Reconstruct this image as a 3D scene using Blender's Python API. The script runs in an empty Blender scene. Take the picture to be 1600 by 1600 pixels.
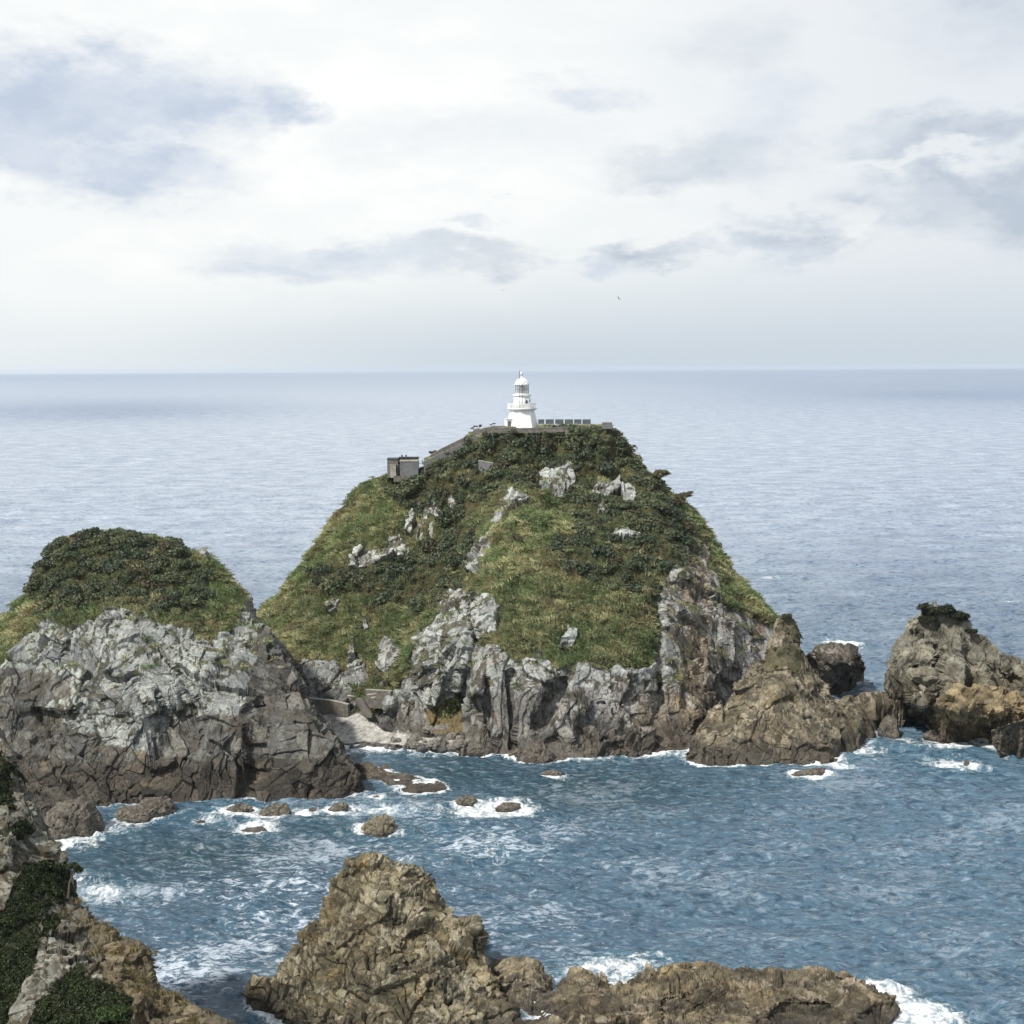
import bpy, math, random
import numpy as np
from mathutils import Vector, Matrix, Euler
sc = bpy.context.scene
R = math.radians
rng = np.random.default_rng(7)
random.seed(7)

# ------------------------------------------------------------------ camera
F = 2200.0            # focal length in photograph pixels (photo 1600 x 1600)
H = 68.0              # camera height above the sea
PITCH = math.atan((800 - 575.2) / F)
ROLL = R(0.33)
cam_d = bpy.data.cameras.new('camera'); cam = bpy.data.objects.new('camera', cam_d)
sc.collection.objects.link(cam); sc.camera = cam
cam_d.sensor_width = 36; cam_d.lens = 36 * F / 1600; cam_d.clip_start = 1; cam_d.clip_end = 200000
cam.location = (0, 0, H)
CM = Matrix.Rotation(R(90) - PITCH, 3, 'X') @ Matrix.Rotation(-ROLL, 3, 'Z')
cam.rotation_euler = CM.to_euler()
CMn = np.array(CM)

# ------------------------------------------------------------------ world: sky with broken overcast
SUN_AZ, SUN_EL = R(-132), R(50)      # azimuth from +Y towards +X, elevation
w = bpy.data.worlds.new("World"); sc.world = w; w.use_nodes = True
nt = w.node_tree; nt.nodes.clear()

class NG:
    def __init__(s, nt): s.nt = nt
    def n(s, t, **k):
        nd = s.nt.nodes.new(t)
        for a, b in k.items(): setattr(nd, a, b)
        return nd
    def put(s, sock, v):
        if isinstance(v, bpy.types.NodeSocket): s.nt.links.new(v, sock)
        elif v is not None:
            if hasattr(sock.default_value, '__len__') and not hasattr(v, '__len__'): v = [v]*len(sock.default_value)
            if hasattr(v, '__len__') and len(v) == 3 and len(sock.default_value) == 4: v = tuple(v) + (1,)
            sock.default_value = v
    def m(s, op, a, b=None, c=None, clamp=False):
        nd = s.n('ShaderNodeMath', operation=op, use_clamp=clamp)
        for i, v in enumerate((a, b, c)):
            if v is not None: s.put(nd.inputs[i], v)
        return nd.outputs[0]
    def v(s, op, a, b=None, scale=None):
        nd = s.n('ShaderNodeVectorMath', operation=op); s.put(nd.inputs[0], a)
        if b is not None: s.put(nd.inputs[1], b)
        if scale is not None: s.put(nd.inputs['Scale'], scale)
        return nd.outputs['Value'] if op in ('LENGTH', 'DOT_PRODUCT', 'DISTANCE') else nd.outputs[0]
    def xyz(s, x, y, z):
        nd = s.n('ShaderNodeCombineXYZ')
        for i, v in enumerate((x, y, z)): s.put(nd.inputs[i], v)
        return nd.outputs[0]
    def sep(s, v):
        nd = s.n('ShaderNodeSeparateXYZ'); s.put(nd.inputs[0], v); return nd.outputs
    def mix(s, f, a, b, blend='MIX'):
        nd = s.n('ShaderNodeMix', data_type='RGBA', blend_type=blend)
        s.put(nd.inputs[0], f); s.put(nd.inputs[6], a); s.put(nd.inputs[7], b); return nd.outputs[2]
    def noise(s, vec, scale, detail=4, rough=.55, dist=0, out=0, **k):
        nd = s.n('ShaderNodeTexNoise', **k); s.put(nd.inputs['Vector'], vec)
        nd.inputs['Scale'].default_value = scale; nd.inputs['Detail'].default_value = detail
        nd.inputs['Roughness'].default_value = rough; nd.inputs['Distortion'].default_value = dist
        return nd.outputs[out]
    def smooth(s, x, a, b, lo=0.0, hi=1.0):
        nd = s.n('ShaderNodeMapRange', interpolation_type='SMOOTHSTEP'); s.put(nd.inputs[0], x)
        for i, v in enumerate((a, b, lo, hi)): s.put(nd.inputs[i+1], v)
        return nd.outputs[0]

g = NG(nt)
tc = g.n('ShaderNodeTexCoord').outputs['Generated']
dx, dy, dz = g.sep(tc)
sky = g.n('ShaderNodeTexSky', sky_type='NISHITA', sun_disc=False, sun_elevation=SUN_EL, sun_rotation=SUN_AZ,
          altitude=0, air_density=1.0, dust_density=2.0, ozone_density=1.5)
az = g.m('ARCTAN2', dx, dy)
el = g.m('ARCSINE', dz)
ae = g.xyz(az, el, 0)
# warped coordinates so that the cloud edges billow
wn = g.noise(g.xyz(g.m('MULTIPLY', az, 1.0), g.m('MULTIPLY', el, 1.9), 0.3), 9, 7, .62, out=1)
wv = g.v('SUBTRACT', wn, (.5, .5, .5))
aw = g.v('ADD', ae, g.v('MULTIPLY', wv, (.14, .062, 0)))
wn2 = g.noise(g.xyz(az, g.m('MULTIPLY', el, 2.4), 2.3), 22, 7, .6, out=1)
aw = g.v('ADD', aw, g.v('MULTIPLY', g.v('SUBTRACT', wn2, (.5, .5, .5)), (.07, .045, 0)))
def px_dir(px, py):
    return math.atan((px-800)/F), math.atan((577-py)/F)
def blob(px, py, wx, wy, soft=.78):
    a, e = px_dir(px, py)
    d = g.v('MULTIPLY', g.v('SUBTRACT', aw, (a, e, 0)), (F/wx, F/wy, 0))
    return g.smooth(g.v('LENGTH', d), 1.15, 1.15-soft*1.3)
def mx(*l):
    o = l[0]
    for b in l[1:]: o = g.m('MAXIMUM', o, b)
    return o
def mul(a, k): return g.m('MULTIPLY', a, k)
fb = g.noise(g.xyz(az, g.m('MULTIPLY', el, 2.6), .7), 6.5, 8, .6)
fb2 = g.noise(g.xyz(az, g.m('MULTIPLY', el, 2.2), 5.7), 26, 7, .62)
blue_cloud = mx(blob(190, 190, 270, 100), mul(blob(30, 240, 190, 95), .9), mul(blob(230, 280, 210, 60), .8), mul(blob(420, 190, 120, 55), .75),
                mul(blob(560, 405, 270, 42), .5), mul(blob(440, 430, 160, 30), .5), mul(blob(700, 235, 330, 60, .9), .28), mul(blob(900, 170, 90, 36), .45),
                mul(blob(760, 350, 60, 18), .4), mul(blob(920, 430, 60, 24), .55), mul(blob(1180, 200, 90, 90), .3), mul(blob(1180, 400, 80, 45), .5))
grey_cloud = mx(blob(1460, 335, 160, 60), mul(blob(1590, 340, 130, 80), 1), mul(blob(1500, 245, 220, 40), .75), mul(blob(1110, 270, 190, 45), .62),
                mul(blob(1230, 380, 130, 45), .85), mul(blob(1000, 405, 130, 26), .7), mul(blob(760, 400, 130, 24), .5), mul(blob(1550, 60, 190, 110), .55),
                mul(blob(1120, 90, 120, 50), .3))
bright = mx(mul(blob(870, 400, 60, 14), .8), mul(blob(1450, 275, 160, 14), .4), mul(blob(1330, 360, 30, 40), .6), mul(blob(350, 340, 260, 40), .5), mul(blob(1140, 370, 200, 16), .5))
tex = g.smooth(fb2, .3, .72)
blue_cloud = g.m('MULTIPLY', blue_cloud, g.m('MULTIPLY_ADD', tex, .5, 1.05), clamp=True)
grey_cloud = g.m('MULTIPLY', grey_cloud, g.m('MULTIPLY_ADD', tex, .5, 1.05), clamp=True)
K = 1/.10
def col(*c): return tuple(x*K for x in c)
base = g.mix(g.smooth(az, -.12, .36), col(.96, .965, .94), col(.74, .77, .81))
base = g.mix(g.smooth(fb, .38, .66, 0, .42), base, col(.76, .81, .835))
base = g.mix(g.smooth(el, .10, -.005, 0, 1), base, g.mix(g.smooth(az, -.36, .05), col(.76, .81, .84), col(.56, .635, .705)))
c1 = g.mix(mul(blue_cloud, .96), base, g.mix(g.smooth(g.noise(g.xyz(az, g.m('MULTIPLY', el, 2.), 8.1), 12, 6, .6), .36, .64), col(.50, .575, .70), col(.64, .695, .78)))
c2 = g.mix(mul(grey_cloud, .96), c1, g.mix(g.smooth(g.noise(g.xyz(az, g.m('MULTIPLY', el, 2.), 3.1), 14, 6, .6), .36, .64), col(.47, .53, .62), col(.60, .65, .715)))
c3 = g.mix(bright, c2, col(.86, .88, .88))
# overhead (never seen): darkened to cut the fill light, with some open sky
up = g.smooth(el, .42, 1.1)
c4 = g.mix(mul(up, .9), c3, g.mix(.75, sky.outputs[0], col(.36, .39, .43)))
c5 = g.mix(.06, c4, sky.outputs[0])
bg = g.n('ShaderNodeBackground'); g.put(bg.inputs[0], c5); bg.inputs[1].default_value = .10
out = g.n('ShaderNodeOutputWorld'); nt.links.new(bg.outputs[0], out.inputs[0])

# ------------------------------------------------------------------ sun through thin cloud
sd = bpy.data.lights.new('sun', 'SUN'); so = bpy.data.objects.new('sun', sd); sc.collection.objects.link(so)
sd.energy = 4.6; sd.angle = R(3); sd.color = (1.0, .95, .87)
sv = Vector((math.sin(SUN_AZ)*math.cos(SUN_EL), math.cos(SUN_AZ)*math.cos(SUN_EL), math.sin(SUN_EL)))
so.rotation_euler = sv.to_track_quat('Z', 'Y').to_euler()
so.location = sv * 500
sc.view_settings.view_transform = 'Standard'; sc.view_settings.look = 'None'
sc.view_settings.exposure = 0.15; sc.view_settings.gamma = 1
sc.render.engine = 'CYCLES'
sc.cycles.max_bounces = 6; sc.cycles.volume_bounces = 1
sc.cycles.use_denoising = True; sc.cycles.denoiser = 'OPENIMAGEDENOISE'; sc.cycles.denoising_prefilter = 'ACCURATE'

# ------------------------------------------------------------------ projection helpers
def ray(px, py):
    px = np.asarray(px, float); py = np.asarray(py, float)
    d = np.stack([(px-800)/F, (800-py)/F, -np.ones_like(px)], -1) @ CMn.T
    return d / d[..., 1:2]              # unit depth along +Y
def P_Y(px, py, Y):
    d = ray(px, py); return np.array([0, 0, H]) + d*np.asarray(Y, float)[..., None]
def Y_z(px, py, z=0.0):
    return (z-H)/ray(px, py)[..., 2]
def P_z(px, py, z=0.0):
    return P_Y(px, py, Y_z(px, py, z))

def YA(px, py, z=0.0): return (H-z)*2200./(py-577.)
def conv(px, py, Y):
    """sketch depth (level camera) to true depth (pitched camera), keeping the height"""
    px = np.asarray(px, float); py = np.asarray(py, float); Y = np.asarray(Y, float)
    return np.where(py > 625, Y_z(px, py, H-Y*(py-577.)/2200.), Y)
# ------------------------------------------------------------------ noise
def _h(ix, iy, iz, seed):
    h = (ix.astype(np.uint32)*np.uint32(374761393)) ^ (iy.astype(np.uint32)*np.uint32(668265263)) ^ (iz.astype(np.uint32)*np.uint32(2246822519)) ^ np.uint32((seed*3266489917) & 0xffffffff)
    h ^= h >> np.uint32(15); h *= np.uint32(2246822519); h ^= h >> np.uint32(13); h *= np.uint32(3266489917); h ^= h >> np.uint32(16)
    return h
def _r(h, k):
    h = h ^ np.uint32((k*2654435761) & 0xffffffff); h = h*np.uint32(1103515245) + np.uint32(12345); h ^= h >> np.uint32(16); h *= np.uint32(2246822519); h ^= h >> np.uint32(13)
    return (h & np.uint32(0xffffff)).astype(np.float32)/np.float32(0xffffff)
def perlin(p, seed=0):
    p = p.astype(np.float32); i = np.floor(p).astype(np.int64); f = p - i; u = f*f*f*(f*(f*6-15)+10)
    res = np.zeros(len(p), np.float32)
    for a in (0, 1):
        wa = u[:, 0] if a else 1-u[:, 0]
        for b in (0, 1):
            wb = u[:, 1] if b else 1-u[:, 1]
            for c in (0, 1):
                wc = u[:, 2] if c else 1-u[:, 2]
                h = _h(i[:, 0]+a, i[:, 1]+b, i[:, 2]+c, seed)
                gx = (h & 1023).astype(np.float32)/511.5-1; gy = ((h >> 10) & 1023).astype(np.float32)/511.5-1; gz = ((h >> 20) & 1023).astype(np.float32)/511.5-1
                res += wa*wb*wc*(gx*(f[:, 0]-a)+gy*(f[:, 1]-b)+gz*(f[:, 2]-c))
    return res*1.1
def fbm(p, oct=4, seed=0, gain=.5, ridged=False):
    a = 1.; t = 0; s = np.zeros(len(p), np.float32)
    for o in range(oct):
        n = perlin(p*(2.03**o)+17.3*o, seed+o)
        s += a*((.5-np.abs(n))*1.0 if ridged else n); t += a; a *= gain
    return s/t
def worley(p, seed=0, jit=.95):
    p = p.astype(np.float32); i = np.floor(p).astype(np.int64); N = len(p)
    d1 = np.full(N, 9., np.float32); d2 = np.full(N, 9., np.float32); hh = np.zeros(N, np.uint32); fv = np.zeros((N, 3), np.float32)
    for a in (-1, 0, 1):
        for b in (-1, 0, 1):
            for c in (-1, 0, 1):
                h = _h(i[:, 0]+a, i[:, 1]+b, i[:, 2]+c, seed)
                q = np.stack([i[:, 0]+a+.5+(_r(h, 1)-.5)*jit, i[:, 1]+b+.5+(_r(h, 2)-.5)*jit, i[:, 2]+c+.5+(_r(h, 3)-.5)*jit], -1).astype(np.float32)
                v = p-q; d = np.einsum('ij,ij->i', v, v)
                m = d < d1
                d2 = np.where(m, d1, np.minimum(d2, d)); d1 = np.where(m, d, d1); hh = np.where(m, h, hh); fv[m] = v[m]
    return np.sqrt(d1), np.sqrt(d2), hh, fv
def facets(p, seed, tilt=.8, step=.35, crack=.35, cw=.12):
    """blocky broken rock: every cell is a tilted plane, cracks between; returns height (in cell units) and a random number per cell"""
    d1, d2, h, v = worley(p, seed)
    n = np.stack([_r(h, 5), _r(h, 6), _r(h, 7)], -1)-.5
    e = d2-d1
    hgt = np.einsum('ij,ij->i', n, v)*2*tilt*np.clip(1, 0, 1) + (_r(h, 8)-.5)*2*step - crack*np.clip(1-e/cw, 0, 1)**1.0
    return hgt, _r(h, 9), e
def sstep(x, a, b):
    t = np.clip((x-a)/(b-a), 0, 1); return t*t*(3-2*t)
def rot(axis, deg): return np.array(Matrix.Rotation(R(deg), 3, axis))

# ------------------------------------------------------------------ mesh helpers
C = sc.collection
def mkmesh(name, V, Fc, cols=None, mat=None, smooth=False, attrs=None):
    V = np.ascontiguousarray(V, np.float32); me = bpy.data.meshes.new(name)
    me.vertices.add(len(V)); me.vertices.foreach_set('co', V.ravel())
    Fs = Fc if isinstance(Fc, list) else [Fc]
    Fs = [np.asarray(f, np.int32) for f in Fs if len(f)]
    nl = sum(f.size for f in Fs); npoly = sum(len(f) for f in Fs)
    me.loops.add(nl); me.polygons.add(npoly)
    me.loops.foreach_set('vertex_index', np.concatenate([f.ravel() for f in Fs]))
    tot = np.concatenate([np.full(len(f), f.shape[1], np.int32) for f in Fs]); st = np.concatenate([[0], np.cumsum(tot)[:-1]]).astype(np.int32)
    me.polygons.foreach_set('loop_start', st); me.polygons.foreach_set('loop_total', tot)
    me.polygons.foreach_set('use_smooth', np.full(npoly, smooth))
    me.update(calc_edges=True)
    if cols is not None:
        a = me.attributes.new('Col', 'FLOAT_COLOR', 'POINT')
        c4 = np.ones((len(V), 4), np.float32); c4[:, :3] = cols; a.data.foreach_set('color', c4.ravel())
    for k, v in (attrs or {}).items():
        a = me.attributes.new(k, 'FLOAT', 'POINT'); a.data.foreach_set('value', np.ascontiguousarray(v, np.float32))
    if mat: me.materials.append(mat)
    return me
def obj(name, me, parent=None, loc=None):
    o = bpy.data.objects.new(name, me); C.objects.link(o)
    if loc is not None: o.location = loc
    if parent: o.parent = parent
    return o
def tag(o, label=None, cat=None, group=None, kind=None):
    if label: o['label'] = label
    if cat: o['category'] = cat
    if group: o['group'] = group
    if kind: o['kind'] = kind
    return o
def grid_faces(nr, nc):
    i = np.arange(nr-1)[:, None]*nc+np.arange(nc-1)[None]
    return np.stack([i, i+1, i+nc+1, i+nc], -1).reshape(-1, 4)
class MB:
    """collects simple solids into one mesh"""
    def __init__(s): s.V = []; s.Q = []; s.T = []; s.n = 0
    def add(s, V, Q=(), T=()):
        s.V.append(np.asarray(V, float)); s.Q += [[i+s.n for i in f] for f in Q]; s.T += [[i+s.n for i in f] for f in T]; s.n += len(V)
    def box(s, c, d, rz=0, M=None):
        x, y, z = [k/2 for k in d]
        V = np.array([(-x,-y,-z),(x,-y,-z),(x,y,-z),(-x,y,-z),(-x,-y,z),(x,-y,z),(x,y,z),(-x,y,z)])
        if rz: V = V @ rot('Z', rz).T
        if M is not None: V = V @ np.asarray(M).T
        s.add(V+np.array(c), [(0,3,2,1),(4,5,6,7),(0,1,5,4),(1,2,6,5),(2,3,7,6),(3,0,4,7)])
    def lathe(s, prof, n=24, c=(0,0,0), a0=0):
        A = a0+np.arange(n)*2*np.pi/n; V = []
        for r, z in prof: V.append(np.stack([r*np.cos(A)+c[0], r*np.sin(A)+c[1], np.full(n, z+c[2])], -1))
        V = np.concatenate(V); Q = []
        for k in range(len(prof)-1):
            for j in range(n):
                Q.append((k*n+j, k*n+(j+1) % n, (k+1)*n+(j+1) % n, (k+1)*n+j))
        s.add(V, Q)
    def tube(s, pts, rad, n=6):
        pts = [Vector(p) for p in pts]; rad = rad if hasattr(rad, '__len__') else [rad]*len(pts); V = []; Q = []
        for k, p in enumerate(pts):
            t = (pts[min(k+1, len(pts)-1)]-pts[max(k-1, 0)]).normalized()
            u = t.orthogonal().normalized() if k == 0 else (u-t*u.dot(t)).normalized()
            v = t.cross(u)
            for j in range(n):
                a = 2*math.pi*j/n; V.append(p+(u*math.cos(a)+v*math.sin(a))*rad[k])
        for k in range(len(pts)-1):
            for j in range(n): Q.append((k*n+j, k*n+(j+1) % n, (k+1)*n+(j+1) % n, (k+1)*n+j))
        V.append(pts[0]); V.append(pts[-1]); a = len(pts)*n
        T = [(a, (j+1) % n, j) for j in range(n)]+[(a+1, (len(pts)-1)*n+j, (len(pts)-1)*n+(j+1) % n) for j in range(n)]
        s.add([tuple(x) for x in V], Q, T)
    def build(s, name, mat, parent=None, smooth=False, loc=None):
        fs = []
        if s.Q: fs.append(np.array(s.Q))
        if s.T: fs.append(np.array(s.T))
        return obj(name, mkmesh(name, np.concatenate(s.V), fs, None, mat, smooth), parent, loc)

# ------------------------------------------------------------------ materials
def new_mat(name):
    m = bpy.data.materials.new(name); m.use_nodes = True; m.node_tree.nodes.clear()
    g = NG(m.node_tree); o = g.n('ShaderNodeOutputMaterial'); return m, g, o
def bsdf(g, o, colr, rough=.8, spec=.3, normal=None, **k):
    b = g.n('ShaderNodeBsdfPrincipled'); g.put(b.inputs['Base Color'], colr); g.put(b.inputs['Roughness'], rough)
    b.inputs['Specular IOR Level'].default_value = spec
    if normal is not None: g.nt.links.new(normal, b.inputs['Normal'])
    for a, v in k.items(): g.put(b.inputs[a.replace('_', ' ')], v)
    g.nt.links.new(b.outputs[0], o.inputs[0]); return b
def bump(g, h, dist, strength=1., normal=None):
    b = g.n('ShaderNodeBump'); g.put(b.inputs['Height'], h); b.inputs['Distance'].default_value = dist; b.inputs['Strength'].default_value = strength
    if normal is not None: g.nt.links.new(normal, b.inputs['Normal'])
    return b.outputs[0]
def m_rock(name, sc_=1.0):
    m, g, o = new_mat(name); p = g.n('ShaderNodeNewGeometry').outputs['Position']
    c = g.n('ShaderNodeVertexColor', layer_name='Col').outputs[0]
    n1 = g.noise(p, 2.2*sc_, 8, .68); n2 = g.noise(p, .5*sc_, 4, .6); n3 = g.noise(p, 9*sc_, 4, .7)
    c = g.mix(1, c, g.mix(g.smooth(n1, .3, .7), (.68, .68, .68), (1.3, 1.3, 1.3)), 'MULTIPLY')
    c = g.mix(g.smooth(n2, .55, .75, 0, .3), c, g.mix(1, c, (1.15, .98, .78), 'MULTIPLY'))
    hgt = g.m('ADD', n1, g.m('MULTIPLY', n3, .35))
    bsdf(g, o, c, .85, .25, bump(g, hgt, .4/sc_, .75)); return m
def m_leaf(name, trans=.25):
    m, g, o = new_mat(name); c = g.n('ShaderNodeVertexColor', layer_name='Col').outputs[0]
    b = bsdf(g, o, c, .55, .3)
    t = g.n('ShaderNodeBsdfTranslucent'); g.put(t.inputs[0], c)
    mx_ = g.n('ShaderNodeMixShader'); mx_.inputs[0].default_value = trans
    g.nt.links.new(b.outputs[0], mx_.inputs[1]); g.nt.links.new(t.outputs[0], mx_.inputs[2]); g.nt.links.new(mx_.outputs[0], o.inputs[0]); return m
def m_plain(name, c, rough=.6, var=.15, nscale=3., spec=.4, metal=0, dirt=None):
    m, g, o = new_mat(name); p = g.n('ShaderNodeNewGeometry').outputs['Position']
    n = g.noise(p, nscale, 6, .65)
    lo = tuple(x*(1-var) for x in c); hi = tuple(min(1, x*(1+var)) for x in c)
    cc = g.mix(g.smooth(n, .3, .7), lo, hi)
    if dirt: cc = g.mix(g.smooth(g.noise(g.v('MULTIPLY', p, (1, 1, .25)), nscale*.8, 5, .7), .55, .8, 0, .6), cc, dirt)
    bsdf(g, o, cc, rough, spec, bump(g, n, .03, .6), Metallic=metal); return m
M_rock = m_rock('weathered_rock'); M_rock_near = m_rock('weathered_rock_near', 1.8)
M_leaf = m_leaf('leaf'); M_grass = m_leaf('grass', .3)
M_white = m_plain('white_paint', (.80, .81, .80), .55, .04, 1.2, dirt=(.60, .60, .57))
M_conc = m_plain('old_concrete', (.14, .13, .115), .9, .35, 1.5, .2, dirt=(.09, .085, .075))
M_conc_l = m_plain('pale_concrete', (.30, .285, .25), .9, .25, 1.5, .2, dirt=(.2, .19, .17))
M_conc_g = m_plain('grey_concrete', (.145, .15, .155), .85, .2, 1.5, .2)
M_dark = m_plain('dark_metal', (.05, .055, .06), .5, .2, 3)
M_panel = m_plain('grey_panel', (.10, .125, .13), .4, .25, 3)
M_wood = m_plain('driftwood', (.34, .30, .25), .8, .25, 4)
M_bark = m_plain('bark', (.10, .08, .06), .9, .3, 5)
M_black = m_plain('black_feathers', (.03, .03, .035), .7, .2, 8)
m, g, o = new_mat('lantern_glass'); bsdf(g, o, (.55, .63, .66), .08, .6, None, Alpha=.35, Metallic=0); M_glass = m

WATERPTS = []      # plan positions where rock meets water (drives the surf)

# ------------------------------------------------------------------ relief builder for cliffs and stacks
def resample(pl, n):
    pl = np.asarray(pl, float); d = np.r_[0, np.cumsum(np.hypot(*(np.diff(pl[:, :2], axis=0).T)))]
    t = np.linspace(0, d[-1], n); return np.stack([np.interp(t, d, pl[:, k]) for k in range(pl.shape[1])], -1)
def rbf(cp, val, q):
    s = 100.; cp = cp/s
    D = np.linalg.norm(cp[:, None]-cp[None], axis=-1)
    A = np.zeros((len(cp)+3,)*2); n = len(cp)
    A[:n, :n] = D; A[:n, n] = 1; A[:n, n+1:n+3] = cp; A[n, :n] = 1; A[n+1:n+3, :n] = cp.T
    wgt = np.linalg.solve(A+np.diag([0.*1e-6]*(n+3)), np.r_[val, 0, 0, 0]); out = np.empty(len(q))
    for k in range(0, len(q), 40000):
        qq = q[k:k+40000]/s; out[k:k+40000] = np.linalg.norm(qq[:, None]-cp[None], axis=-1)@wgt[:n]+wgt[n]+qq@wgt[n+1:]
    return out
def inpoly(x, y, poly):
    c = np.zeros(len(x), bool); n = len(poly)
    for i in range(n):
        x1, y1 = poly[i]; x2, y2 = poly[(i+1) % n]
        if y1 == y2: continue
        c ^= ((y1 > y) != (y2 > y)) & (x < (x2-x1)*(y-y1)/(y2-y1)+x1)
    return c
class Relief: pass
def relief(name, top, bot, ctrl, step=1.35, back=30, disp=None, colour=None, veg=None, push=(), mat=None, zbot=0., jag=3., nback=60, wfade=True):
    """a solid of rock: front surface between a waterline (bot: px,py[,Y]) and a skyline (top: px,py,Y) taken at their real distances, closed at the back"""
    top = np.asarray(top, float); top[:, 2] = conv(*top.T)
    ctrl = np.array(ctrl, float).reshape(-1, 3); ctrl[:, 2] = conv(*ctrl.T)
    bot = np.array([(b[0], b[1], conv(*b)) if len(b) == 3 else (b[0], b[1], Y_z(b[0], b[1], zbot)) for b in bot], float)
    Lt = np.hypot(*np.diff(top[:, :2], axis=0).T).sum()
    nc = int(Lt/step); T = resample(top, nc); B = resample(bot, nc)
    nr = int(np.percentile(np.hypot(*(T-B)[:, :2].T), 95)/step)
    # ragged skyline
    e = np.minimum(np.arange(nc), np.arange(nc)[::-1])/20.
    T[:, 1] -= jag*np.clip(e, 0, 1)*fbm(np.stack([T[:, 0]/14, T[:, 1]/14, np.zeros(nc)], -1), 4, 3)*1.5
    s = np.linspace(0, 1, nr)[:, None]
    PX = B[None, :, 0]*(1-s)+T[None, :, 0]*s; PY = B[None, :, 1]*(1-s)+T[None, :, 1]*s
    tc_ = resample(top, max(8, int(Lt/30))); bc_ = resample(bot, max(8, int(Lt/30)))
    cp = np.concatenate([tc_[:, :2], bc_[:, :2], np.array(ctrl, float).reshape(-1, 3)[:, :2]]); val = np.r_[tc_[:, 2], bc_[:, 2], np.array(ctrl, float).reshape(-1, 3)[:, 2]]
    keep = [0]
    for k in range(1, len(cp)):
        if np.min(np.hypot(*(cp[keep]-cp[k]).T)) > 2: keep.append(k)
    cp = cp[keep]; val = val[keep]
    Yv = rbf(cp, val, np.stack([PX.ravel(), PY.ravel()], -1)).reshape(PX.shape)
    P = P_Y(PX, PY, Yv)
    for poly, dyv, soft in push:
        q = P.reshape(-1, 3); wx = PX.ravel()+4*fbm(q/2., 2, 91); wy = PY.ravel()+4*fbm(q/2., 2, 92)
        acc = np.zeros(len(q))
        for k in range(24):
            a = k*2.399963; acc += inpoly(wx+soft*math.cos(a)*(k % 4)/2.5, wy+soft*math.sin(a)*(k % 4)/2.5, poly)/24.
        P = (q+np.array([0, 1, -.1])*(acc*dyv)[:, None]).reshape(P.shape)
    # skirt under water and back slope
    nsk = 10; sk = []
    for k in range(nsk, 0, -1):
        q = P[0].copy(); q[:, 2] -= 5.*(k/nsk); q[:, 1] -= 1.5*(k/nsk); sk.append(q)
    bk = []
    top3 = P[-1]; cx = top3[:, 0].mean()
    for k in range(1, nback+1):
        t = k/nback; q = top3.copy(); hgt = np.maximum(top3[:, 2]+4, .5)
        q[:, 1] += back*np.clip(hgt/12, .15, 1)*t**.9; q[:, 2] = top3[:, 2]-hgt*t**1.7; q[:, 0] += (cx-q[:, 0])*.15*t; bk.append(q)
    G = np.concatenate([np.stack(sk), P, np.stack(bk)]); NR = G.shape[0]
    PXa = np.concatenate([np.repeat(PX[:1], nsk, 0), PX, np.repeat(PX[-1:], nback, 0)]).ravel(); PYa = np.concatenate([np.repeat(PY[:1], nsk, 0)+2, PY, np.repeat(PY[-1:], nback, 0)]).ravel()
    du = np.gradient(G, axis=1); dv = np.gradient(G, axis=0); N = np.cross(du, dv); N /= np.linalg.norm(N, axis=-1, keepdims=True)+1e-9
    if N[nsk+nr//2, nc//2, 1] > 0: N = -N; flip = True
    else: flip = False
    # smooth the normals a little
    for _ in range(3):
        N[1:-1] = (N[:-2]+N[1:-1]*2+N[2:])/4; N[:, 1:-1] = (N[:, :-2]+N[:, 1:-1]*2+N[:, 2:])/4
    N /= np.linalg.norm(N, axis=-1, keepdims=True)+1e-9
    q = G.reshape(-1, 3); Nn = N.reshape(-1, 3)
    vg = veg(q, PXa, PYa) if veg else np.zeros(len(q))
    d, cell, extra = disp(q, PXa, PYa, vg)
    edge = np.minimum(np.arange(nc), np.arange(nc)[::-1])[None].repeat(NR, 0).ravel()
    q2 = q+Nn*(d*np.clip(edge/6, 0, 1))[:, None]
    cl = colour(q2, PXa, PYa, vg, cell, extra, Nn)
    Fc = grid_faces(NR, nc)
    if flip: Fc = Fc[:, ::-1]
    me = mkmesh(name, q2, Fc, np.clip(cl, 0.005, .9), mat or M_rock, False)
    o = obj(name, me)
    m_ = np.abs(q2[:, 2]) < .7; WATERPTS.append(q2[m_][:, :2])
    r = Relief(); r.o = o; r.P = q2; r.veg = vg; r.px = PXa; r.py = PYa
    G2 = q2.reshape(NR, nc, 3); a = np.cross(np.gradient(G2, axis=1), np.gradient(G2, axis=0)); r.N = (a/(np.linalg.norm(a, axis=-1, keepdims=True)+1e-9)*(-1 if flip else 1)).reshape(-1, 3)
    area = np.cross(du, dv); r.area = np.linalg.norm(area, axis=-1).ravel(); r.front = (np.arange(NR)[:, None].repeat(nc, 1).ravel() < nsk+nr+12); r.base_n = Nn
    return r
def jit(q, s, a, seed):   # warp in pixels
    return a*fbm(q/s, 4, seed), a*fbm(q/s, 4, seed+50)
def polyset(px, py, polys):
    m = np.zeros(len(px), bool)
    for p in polys: m |= inpoly(px, py, p)
    return m
def C3(*c): return np.array(c, np.float32)
def lerp(a, b, t): return a*(1-t[:, None])+b*t[:, None]

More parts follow.
